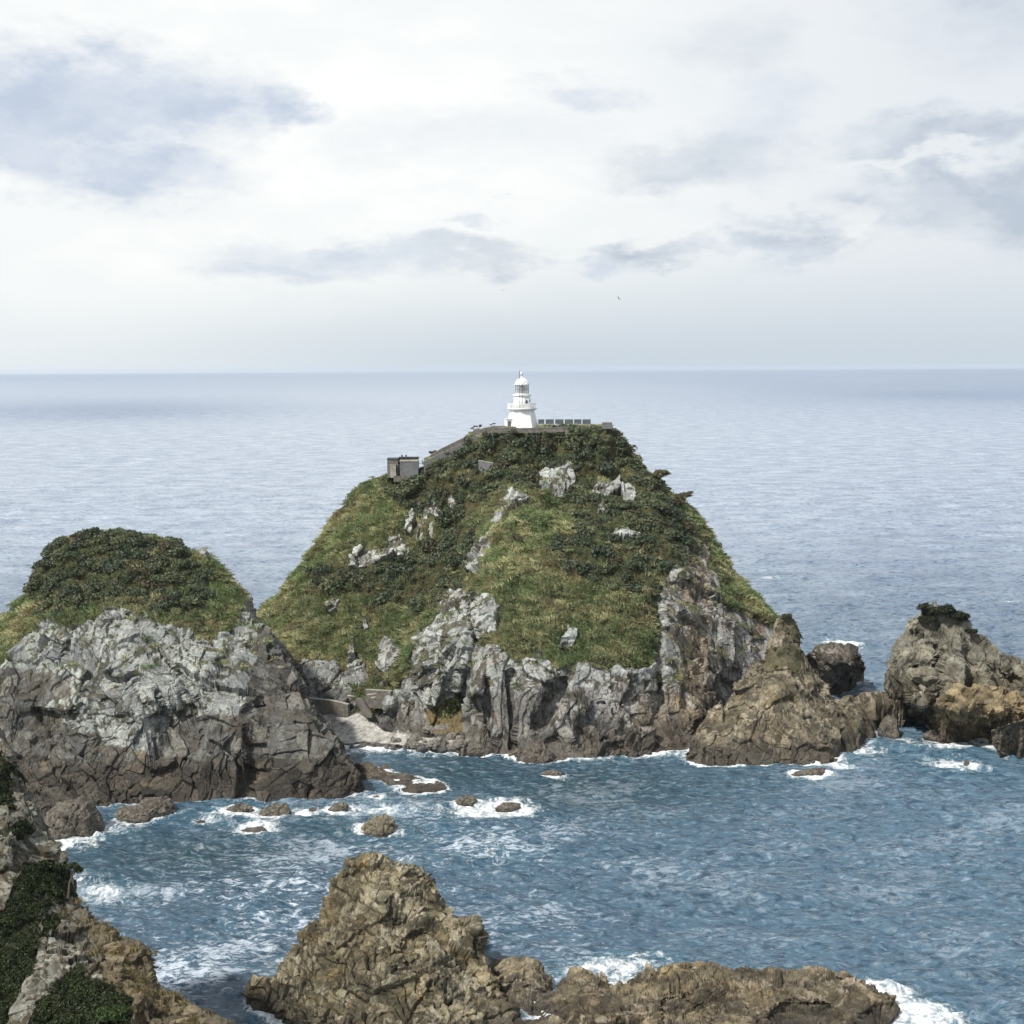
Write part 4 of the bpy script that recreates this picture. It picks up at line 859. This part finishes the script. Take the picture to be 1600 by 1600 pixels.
# ruined concrete building on the shoulder
bp = np.array(pt(630, 741, 313)); RB = thing('ruined_building', tuple(bp), 'roofless brown concrete building ruin on the left shoulder of the summit', 'building')
u = 313/F
def X(px): return (px-630)*u
def Z(py): return (741-py)*u
def bx(mb, x0, x1, y0, y1, dep, dy): mb.box(((X(x0)+X(x1))/2, dy, (Z(y0)+Z(y1))/2), (abs(X(x1)-X(x0)), dep, abs(Z(y1)-Z(y0))))
b = MB(); bx(b, 605.3, 622, 716.5, 746, 3.2, 1.6); bx(b, 622, 653, 717, 746, .5, 3.0); b.build('block', M_conc, RB)
b = MB(); bx(b, 605, 622.3, 716, 718.2, 3.4, 1.6); bx(b, 622.3, 654, 715, 717, .8, 3.0); b.build('roof_edge', M_dark, RB)
b = MB(); bx(b, 625.5, 654, 720.5, 746, 2.7, .6); b.build('annex', M_conc_g, RB)
b = MB(); bx(b, 625, 654.4, 719.2, 720.9, 2.9, .6); b.build('annex_roof', M_conc_l, RB)
b = MB(); bx(b, 610, 619, 726, 746, .5, -.28); bx(b, 609.5, 619.5, 725.3, 726.3, .6, -.28); b.build('front_wall', M_conc_l, RB)
b = MB(); bx(b, 619.5, 624.6, 725, 742, .3, .3); b.build('doorway', M_dark, RB)
for x in (627, 633.6):
    b = MB(); bx(b, x-1, x+1, 712.5, 718, .35, 2.4); bx(b, x-1.3, x+1.3, 711.8, 712.8, .45, 2.4); b.build('chimney', M_dark, RB)
b = MB(); bx(b, 616, 641, 743, 752, .5, -1.2); b.build('rubble_wall', M_conc, RB)
wall('retaining_wall', [pt(748, 720, 305), pt(771, 724, 304)], 1.6, .5, M_conc_g, 'grey retaining wall half hidden in shrubs below the stairway', 'wall', drop=.6)
# cove walls, stairs and driftwood
wall('retaining_wall', [pt(572, 1078, 266), pt(612, 1080, 264.5)], 2.4, .5, M_conc, 'grey retaining wall above the pebble cove', 'wall', drop=1.)
wall('quay_wall', [pt(480, 1091, 268), pt(520, 1095, 267), pt(545, 1101, 265.5)], 1.4, .6, M_conc, 'low stone quay wall left of the cove steps', 'wall', drop=1.)
ss = thing('stone_steps', pt(570, 1112, 263.5), 'dark stone steps leading down to the pebble cove', 'steps'); b = MB()
for k in range(10):
    b.box((-1.0+k*.2, -k*.3+1.2, 1.9-k*.24), (1.9, .42, .8), -35)
b.build('steps', M_conc, ss)
for k, (x0, y0, x1, y1, z, lb_) in enumerate([(533,1131,557,1124,1.75,'long pale driftwood log lying on the pebble cove'),(574,1087,590,1085.5,5.3,'upper pale plank leaning by the cove retaining wall'),(580,1092,589,1090.5,4.6,'lower short plank beside the cove retaining wall'),(543,1088,556,1090,4.6,'grey plank resting on rocks left of the cove wall')]):
    a = np.array(P_z(x0, y0, z)).reshape(3); c = np.array(P_z(x1, y1, z)).reshape(3)
    if k: a[1] = c[1] = 262.6 if k < 3 else 266
    if k: a = np.array(pt(x0, y0, a[1])); c = np.array(pt(x1, y1, c[1]))
    b = MB(); b.tube([(0, 0, 0), tuple((c-a)*.5+np.array([0, 0, .05])), tuple(c-a)], [.2, .17, .13], 8); o_ = b.build('driftwood_log' if k == 0 else 'wooden_plank', M_wood, None, True, tuple(a+np.array([0, 0, .12])))
    tag(o_, lb_, 'driftwood' if k == 0 else 'plank')

# ================================================================== SINGLE SHRUBS AND TREES
def small_tree(px, py, Y, h, cr, label, name='windswept_tree', lean=0., flat=.95, n=3, col_=(.05,.055,.02), seed=1, temps=None, group=None, open_=.8, cat='tree', leafs=1.):
    rg = np.random.default_rng(seed); base = np.array(pt(px, py, Y)); t_ = thing(name, tuple(base), label, cat, group)
    tr = MB(); cs = []
    tr.tube([(0, 0, -.8), (lean*h*.15, 0, h*.25), (lean*h*.4, 0, h*.55)], [.09*h*.6, .07*h*.6, .05*h*.6], 7)
    for k in range(n):
        a = 2*math.pi*k/n+rg.uniform(0, 1.5); e = (lean*h*.7+math.cos(a)*cr*open_, math.sin(a)*cr*open_*.7, h*rg.uniform(.62, 1.02))
        tr.tube([(lean*h*.3, 0, h*.42), ((e[0]+lean*h*.35)/2, e[1]/2, h*.68), e], [.05*h*.5, .035*h*.5, .015*h*.5], 5); cs.append(e)
    tr.build('trunk', M_bark, t_)
    pts = []; scl = []
    for e in cs:
        for j in range(3): pts.append(np.array(e)+rg.normal(0, cr*.18, 3)*np.array([1, 1, .4])); scl.append(cr*rg.uniform(.38, .6))
    pts = np.array(pts); t = rg.random((len(pts), 1)); cc = np.array(col_)*(1-t*.4)+np.array(col_)*1.7*t*.4
    o = scatter('crown', pts-np.array([0, 0, .1]), np.tile([0, 0, 1.], (len(pts), 1)), np.array(scl), cc, temps or SHR_L, M_leaf, 1., t_, zs=flat/.65)
    return t_
small_tree(1026, 762, 307.5, 3.9, 1.5, 'open bronze-leaved shrub on the right skyline, the upper of two', name='skyline_shrub', lean=.3, col_=(.12,.105,.055), seed=3, cat='shrub', temps=SHR, n=7)
small_tree(1064, 797, 305.0, 3.8, 1.5, 'bronze-leaved shrub on the right skyline, the lower of two', name='skyline_shrub', lean=.2, col_=(.09,.08,.04), seed=4, cat='shrub', temps=SHR, n=7)
small_tree(741, 679, 317.5, 1.9, .55, 'tiny flat-topped tree beside the stairway, left of the pair', lean=-.1, col_=(.03,.035,.02), seed=5, n=3)
small_tree(747, 677, 317.5, 2.0, .6, 'tiny flat-topped tree beside the stairway, right of the pair', lean=.1, col_=(.03,.035,.02), seed=6, n=3)
small_tree(771, 668, 318, .9, .5, 'tiny bush on the terrace wall left of the lighthouse', name='bush', col_=(.03,.035,.02), seed=7, n=3, cat='bush')
small_tree(675, 714, 317, 1.2, .9, 'brown bush at the foot of the stairway beside pale rocks', name='bush', col_=(.07,.06,.03), seed=8, n=4, cat='bush')
small_tree(106, 1388, 110.5, 1.9, .62, 'small dark tree leaning over the sea from the near cliff', lean=.55, col_=(.03,.038,.014), seed=9, n=5)
small_tree(1132, 872, 302, .9, .5, 'small dark bush on the right ridge skyline', name='bush', col_=(.04,.045,.02), seed=12, n=3, cat='bush')
cd_ = (.020,.026,.011)
for k, (x, y, h, cr, Y, lb_) in enumerate([(1463, 971, 2.3, 3.0, 266, 'broad flat-topped bush crowning the right stack'),(1450, 982, 1.9, 1.7, 265, 'dark bush spilling down left under the broad flat-topped bush'),(1495, 981, 2.6, 1.9, 265.5, 'rounded bush right of the broad flat-topped bush on the right stack'),(1428, 990, .8, .8, 264.5, 'small bush on the upper left edge of the right stack'),(1518, 992, .9, 1.2, 265.5, 'small bush on the upper right slope of the right stack'),(1228, 970, .9, 1.0, 258, 'windswept cap of bush on the tip of the ochre pinnacle')]):
    small_tree(x, y, Y, h, cr, lb_, name='bush', col_=cd_ if k < 5 else (.04,.05,.02), seed=20+k, n=6, cat='bush', open_=.6, flat=.9)
small_tree(175, 1606, 97.5, 1.3, 1.1, 'bright green bush at the bottom of the near cliff', name='bush', col_=(.045,.07,.022), seed=33, n=6, cat='bush', open_=.6)

# ================================================================== BIRDS
def bird(px, py, Y, span, label, bank=0., yaw=0., flap=.25):
    """outstretched gliding bird: body, head, tail and two bent wings as one surface"""
    m_ = MB(); L = span*.42
    m_.lathe([(0, -L*.5), (L*.06, -L*.42), (L*.13, -L*.1), (L*.14, L*.12), (L*.08, L*.3), (L*.075, L*.4), (L*.03, L*.5), (0, L*.55)], 10)
    V = m_.V[0]; m_.V[0] = np.stack([V[:, 0], V[:, 2], V[:, 1]*.8], -1)
    m_.Q = [f[::-1] for f in m_.Q]
    for s in (-1, 1):
        pr = [(0, .12, -.13, 0), (.25, .15, -.12, flap*.5), (.38, .12, -.10, flap*.55), (.5, -.02, -.10, flap*.42)]
        A = []
        for a, f_, b_, z in pr: A += [(s*a*span, f_*span, z*span+.01), (s*a*span, b_*span, z*span+.01), (s*a*span, f_*span*.9, z*span-.02*span*.4), (s*a*span, b_*span*.9, z*span-.015*span*.4)]
        Q = []
        for k in range(3):
            o_ = k*4; Q += [(o_, o_+4, o_+5, o_+1), (o_+2, o_+3, o_+7, o_+6), (o_, o_+2, o_+6, o_+4), (o_+1, o_+5, o_+7, o_+3)]
        m_.add(A, Q)
    m_.add([(-.03*span, -.18*span, 0), (.03*span, -.18*span, 0), (.08*span, -.32*span, 0), (-.08*span, -.32*span, 0), (-.03*span, -.18*span, .015), (.03*span, -.18*span, .015), (.08*span, -.32*span, .01), (-.08*span, -.32*span, .01)], [(0,3,2,1),(4,5,6,7),(0,1,5,4),(1,2,6,5),(2,3,7,6),(3,0,4,7)])
    o_ = m_.build('bird', M_black, None, False, pt(px, py, Y)); o_.rotation_euler = (R(10), R(bank), R(yaw)); return tag(o_, label, 'bird', 'birds over the sea')
bird(966.5, 466.5, 120, .42, 'darkest bird, tilted, in the sky right of the lighthouse', 50, 30)
bird(786.5, 453.5, 170, .38, 'faint level bird in the sky left of the darkest bird', 5, 10)
bird(1288, 371, 190, .36, 'tiny pale bird high in the sky at the right', 0, 20)
bird(1028, 1500, 165, .85, 'larger of two birds skimming the foam above the yellowish knob rock', -15, 60)
bird(1012, 1501.5, 165, .45, 'smaller bird trailing the other above the foam', 10, 40)

# ================================================================== SEA
def spectrum(L, N, wind, lmin, lmax, seed, spread=2., s0=1.):
    rg = np.random.default_rng(seed); k = np.fft.fftfreq(N, L/N)*2*np.pi; kx, ky = np.meshgrid(k, k, indexing='ij'); kk = np.hypot(kx, ky); kk[0, 0] = 1e-6
    lam = 2*np.pi/kk; c = np.abs((kx*math.cos(wind)+ky*math.sin(wind))/kk)
    amp = kk**-2.0*(c**spread+.06)*np.exp(-(lmin/lam)**4)*np.exp(-(lam/lmax)**4); amp[0, 0] = 0
    h = amp*(rg.normal(size=kk.shape)+1j*rg.normal(size=kk.shape)); z = np.fft.ifft2(h).real; sc_ = s0/z.std()
    dx = np.fft.ifft2(1j*kx/kk*h).real*sc_; dy = np.fft.ifft2(1j*ky/kk*h).real*sc_
    return z*sc_, dx, dy
def bil(A, x, y, L):
    N = A.shape[0]; u = (x/L % 1)*N; v = (y/L % 1)*N; i = np.floor(u).astype(int); j = np.floor(v).astype(int); f = u-i; g_ = v-j; i %= N; j %= N; i1 = (i+1) % N; j1 = (j+1) % N
    return A[i, j]*(1-f)*(1-g_)+A[i1, j]*f*(1-g_)+A[i, j1]*(1-f)*g_+A[i1, j1]*f*g_
W = R(78)
BANDS = [(150., 1024, .55, 1.7, .045, 1, 1.2), (230., 1024, 1.6, 5.5, .17, 2, 2.), (900., 1024, 5., 16, .22, 3, 3.), (2400., 1024, 16, 70, .22, 4, 4.)]
# azimuth columns (dense where the view looks) and depth rows
azd = np.arange(-23.5, 23.5, .047); azc = np.r_[np.arange(-180, -23.5, 4.5), azd, np.arange(23.5, 180.01, 4.5)]
rws = np.arange(1090., 36., -.95); rad = H*F/rws; rad = np.r_[[12., 40., 80., 110.], rad[rad > 128]]
far = [rad[-1]]
while far[-1] < 32000: far.append(far[-1]*1.055)
rad = np.r_[rad, far[1:]]
A_, R_ = np.meshgrid(np.radians(azc), rad); Xs = (R_*np.sin(A_)).ravel(); Ys = (R_*np.cos(A_)).ravel()
dr = np.gradient(rad)[:, None].repeat(len(azc), 1).ravel(); da = (np.gradient(np.radians(azc))[None]*rad[:, None]).ravel(); cell_ = np.maximum(dr, da)
Zs = np.zeros_like(Xs); DX = np.zeros_like(Xs); DY = np.zeros_like(Xs)
near = rad[-1]
for L, N_, l0, l1, a, sd_, spn in BANDS:
    z, dx_, dy_ = spectrum(L, N_, W+(sd_-2)*.12, l0, l1, sd_, spn, a)
    fade = 1-sstep(cell_, l0*.55, l0*1.3)
    I = np.where(fade > 0)[0]
    Zs[I] += bil(z, Xs[I], Ys[I], L)*fade[I]; DX[I] += bil(dx_, Xs[I], Ys[I], L)*fade[I]*.45; DY[I] += bil(dy_, Xs[I], Ys[I], L)*fade[I]*.45
# surf: how close the water is to rock, from the rocks' own waterlines
wp_ = np.concatenate(WATERPTS); gx0, gy0, gs, gn = -160., 90., .5, 640
occ = np.zeros((gn, gn)); ii = ((wp_[:, 0]-gx0)/gs).astype(int); jj = ((wp_[:, 1]-gy0)/gs).astype(int); ok = (ii >= 0) & (ii < gn) & (jj >= 0) & (jj < gn); occ[ii[ok], jj[ok]] = 1
def gblur(A, s):
    k = np.fft.fftfreq(gn)*2*np.pi; G_ = np.exp(-.5*(k*s)**2); return np.fft.ifft2(np.fft.fft2(A)*G_[:, None]*G_[None]).real
n_ = lambda a: a/np.percentile(a[occ > 0], 60)
prox = np.clip(n_(gblur(occ, 1.6)), 0, 1); prox2 = np.clip(n_(gblur(occ, 5.5)), 0, 1)
def gsamp(A, x, y):
    u = (x-gx0)/gs; v = (y-gy0)/gs; ok = (u > 1) & (u < gn-2) & (v > 1) & (v < gn-2); o = np.zeros(len(x)); i = u[ok].astype(int); j = v[ok].astype(int); o[ok] = A[i, j]; return o
foam = gsamp(prox, Xs, Ys)*.62+gsamp(prox2, Xs, Ys)*.30
q = np.stack([Xs, Ys, 0*Xs], -1); nearm = R_.ravel() < 700; qn = q[nearm]
lowf = np.zeros(len(Xs)); lowf[nearm] = fbm(qn/np.array([16, 22, 1.]), 4, 200)
foam = foam*(1+1.1*lowf); film = .20+.35*sstep(np.hypot(Xs, Ys), 300, 1500)  # film: mask for the foam film and the painted sky glints
FB = [(990,1502,100,24,.75),(900,1515,90,18,.6),(1425,1575,70,42,.9),(1370,1540,50,18,.8),(1480,1590,60,25,.7),(800,1262,62,17,1.0),(745,1270,60,14,.7),(640,1262,90,16,.55),(350,1275,60,14,.85),(400,1298,60,12,.75),(480,1270,60,12,.7),
      (185,1296,60,14,.8),(120,1320,50,14,1.0),(150,1385,60,22,.6),(180,1400,60,26,.55),(110,1370,30,20,.7),(1512,1195,55,16,1.0),(1460,1190,50,10,.6),(1350,1172,55,14,.9),(1310,1195,50,8,.8),(1420,1158,50,8,.7),(1560,1165,70,8,.8),(1480,1168,60,7,.8),
      (1268,1213,52,9,.9),(865,1213,28,7,.8),(1330,1010,32,14,.9),(1300,1002,40,8,.8),(1295,1075,20,6,.4),(1200,905,28,3.5,.9),(1190,895,40,4,.5),(1580,937,22,3,.9),(1500,937,40,3,.6),(560,1175,50,10,.7),(660,1180,60,6,.6),(1100,1192,40,6,.8),(1190,890,50,3,.5),
      (1235,778,20,2,.5),(330,1330,60,10,.3),(640,1300,200,30,.38),(740,1340,150,40,.30),(350,1480,90,60,.30),(400,1420,100,50,.28),(780,1440,90,30,.33),(1050,1180,60,5,.5),(930,1188,60,5,.4),(1430,1125,25,5,.5),(1425,1095,14,4,.7),(590,1240,45,12,.6),(575,1265,60,12,.45),(800,1335,120,20,.3)]
for px, py, wx_, wy_, s in FB:
    c = P_z(px, py).reshape(3); c2 = P_z(px+wx_, py).reshape(3); Ya = Y_z(px, py-wy_); Yb = Y_z(px, py+wy_); sx = abs(c2[0]-c[0]); sy = abs(Ya-Yb)/2
    foam += s*np.exp(-(((Xs-c[0])/sx)**2+((Ys-c[1])/sy)**2)*1.1)*(Ys > 0)*.85
for px, py, wx_, wy_, s in [(420,1420,260,110,.9),(700,1330,260,90,.75),(850,1450,200,80,.55),(1000,1330,300,80,.35),(280,1520,140,80,.9),(1300,1320,300,120,.15)]:
    c = P_z(px, py).reshape(3); c2 = P_z(px+wx_, py).reshape(3); Ya = Y_z(px, py-wy_); Yb = Y_z(px, py+wy_); sx = abs(c2[0]-c[0]); sy = abs(Ya-Yb)/2
    film = np.maximum(film, s*np.exp(-(((Xs-c[0])/sx)**2+((Ys-c[1])/sy)**2))*(Ys > 0))
refl_dark = np.zeros(len(Xs))  # mask for the painted reflections of the cliffs
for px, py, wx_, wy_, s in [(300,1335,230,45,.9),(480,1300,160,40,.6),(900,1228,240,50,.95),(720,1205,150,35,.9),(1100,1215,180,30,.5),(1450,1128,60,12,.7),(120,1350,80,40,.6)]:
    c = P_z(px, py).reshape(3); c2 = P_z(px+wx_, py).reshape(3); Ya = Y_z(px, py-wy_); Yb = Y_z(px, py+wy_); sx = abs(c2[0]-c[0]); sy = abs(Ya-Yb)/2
    refl_dark = np.maximum(refl_dark, s*np.exp(-(((Xs-c[0])/sx)**2+((Ys-c[1])/sy)**2))*(Ys > 0))
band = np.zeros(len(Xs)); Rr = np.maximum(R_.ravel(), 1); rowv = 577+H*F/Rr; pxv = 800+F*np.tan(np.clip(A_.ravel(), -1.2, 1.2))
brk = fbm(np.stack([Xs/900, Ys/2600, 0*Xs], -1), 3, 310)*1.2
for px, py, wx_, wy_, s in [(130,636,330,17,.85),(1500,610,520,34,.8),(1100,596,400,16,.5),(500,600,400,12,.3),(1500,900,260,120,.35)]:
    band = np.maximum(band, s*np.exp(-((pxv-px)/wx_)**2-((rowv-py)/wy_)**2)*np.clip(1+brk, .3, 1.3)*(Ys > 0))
# crests break here and there
foam += np.clip(Zs-.75, 0, 1)*.5
# lee water is calmer, the open sea rougher
u_ = mkmesh
Zr = Zs*(1-.35*gsamp(np.clip(n_(gblur(occ, 14)), 0, 1), Xs, Ys))+np.clip(foam, 0, 1)*.12*np.where(nearm, 1, 0)
Vs_ = np.stack([Xs+DX, Ys+DY, Zr-.05], -1)
wind = np.zeros(len(Xs)); fq = np.stack([Xs/420, Ys/900., 0*Xs], -1); wind = fbm(fq, 4, 300); 
nearS = np.exp(-R_.ravel()/900.)
m, g, o = new_mat('sea_water')
gp = g.n('ShaderNodeNewGeometry').outputs['Position']
def attr(n): 
    a = g.n('ShaderNodeAttribute', attribute_name=n); return a.outputs['Fac']
fo = attr('foam'); fl = attr('film'); wd = attr('wind'); ns = attr('nearness')
f1 = g.noise(g.v('MULTIPLY', gp, (1, .8, 0)), .55, 7, .72, .6); f2 = g.noise(g.v('MULTIPLY', gp, (1, .8, 0)), 2.3, 6, .7, .3)
fx = g.m('ADD', g.m('MINIMUM', fo, .95), g.m('ADD', g.m('MULTIPLY', g.m('SUBTRACT', f1, .5), 2.1), g.m('MULTIPLY', g.m('SUBTRACT', f2, .5), 1.0)))
foamf = g.m('MULTIPLY', g.smooth(fx, .50, 1.25), g.smooth(fo, .06, .30))
r1 = g.noise(g.v('MULTIPLY', gp, (.7, 1, 0)), 1.1, 6, .65); r2 = g.noise(g.v('MULTIPLY', gp, (.6, 1, 0)), .22, 5, .6)
hb = g.m('ADD', g.m('MULTIPLY', r1, .28), g.m('MULTIPLY', r2, g.m('MULTIPLY', g.m('SUBTRACT', 1, ns), 1.15)))
nb = bump(g, hb, 1.0, .85)
deep = g.mix(g.smooth(wd, -.25, .25), (.034, .072, .110), (.070, .126, .180))
deep = g.mix(g.smooth(fo, .10, .6, 0, .55), deep, (.03, .105, .15))
s1 = g.noise(g.v('MULTIPLY', gp, (.42, 1, 0)), 1.25, 9, .78, .4); s2 = g.noise(g.v('MULTIPLY', gp, (.5, .7, 0)), .09, 3, .6)
film_glint_f = g.m('MULTIPLY', g.smooth(g.m('ADD', s1, g.m('MULTIPLY', g.m('SUBTRACT', s2, .6), .6)), .46, .56), fl)
deep = g.mix(g.m('MULTIPLY', attr('cliff_refl'), .9), deep, (.008, .034, .042))  # dark reflections of the cliffs painted into the water colour
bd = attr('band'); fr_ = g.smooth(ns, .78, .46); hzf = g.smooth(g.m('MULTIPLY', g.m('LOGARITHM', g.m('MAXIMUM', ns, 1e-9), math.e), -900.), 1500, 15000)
deep = g.mix(g.m('MULTIPLY', fr_, .9), deep, g.mix(bd, g.mix(hzf, (.30, .365, .47), (.085, .15, .26)), (.06, .125, .26)))  # far water paled in its colour, standing in for sky reflection and haze
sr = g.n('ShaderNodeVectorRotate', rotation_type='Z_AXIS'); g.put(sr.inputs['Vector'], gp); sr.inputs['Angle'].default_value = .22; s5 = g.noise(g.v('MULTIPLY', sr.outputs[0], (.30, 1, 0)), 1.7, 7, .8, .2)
deep = g.mix(g.smooth(s5, .50, .62, 0, .42), deep, (.26, .33, .40))  # bright ripple glints put into the colour
s3 = g.noise(g.v('MULTIPLY', gp, (.42, 1, 0)), .9, 8, .75, .3); deep = g.mix(g.smooth(s3, .52, .40, 0, .6), deep, (.006, .022, .045))  # dark sides of the ripples, painted as flecks
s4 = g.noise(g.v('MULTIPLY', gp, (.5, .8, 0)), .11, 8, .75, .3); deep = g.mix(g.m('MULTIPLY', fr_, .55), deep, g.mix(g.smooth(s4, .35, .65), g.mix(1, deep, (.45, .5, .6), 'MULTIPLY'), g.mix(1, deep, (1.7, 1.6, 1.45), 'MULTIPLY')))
deep = g.mix(g.m('MULTIPLY', film_glint_f, .9), deep, (.55, .62, .70))  # foam film and sky glints, painted together as pale flecks
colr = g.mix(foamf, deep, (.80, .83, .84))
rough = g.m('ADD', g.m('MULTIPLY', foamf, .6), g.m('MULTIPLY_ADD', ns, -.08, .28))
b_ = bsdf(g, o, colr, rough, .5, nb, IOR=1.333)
SEA = obj('sea', mkmesh('sea', Vs_, grid_faces(len(rad), len(azc)), None, m, True, {'foam': foam, 'wind': wind, 'nearness': nearS, 'film': film, 'band': band, 'cliff_refl': refl_dark}))
tag(SEA, 'choppy blue sea with white surf around the rocks', 'sea', kind='structure')

# ================================================================== HAZE
m, g, o = new_mat('haze_air'); vp = g.n('ShaderNodeVolumePrincipled'); vp.inputs['Color'].default_value = (.80, .87, .95, 1); vp.inputs['Density'].default_value = 3.0e-5; vp.inputs['Anisotropy'].default_value = .2
g.nt.links.new(vp.outputs[0], o.inputs['Volume'])
hz = MB(); hz.box((0, 0, 38), (67000, 67000, 92)); ho = hz.build('haze', m); tag(ho, kind='stuff')
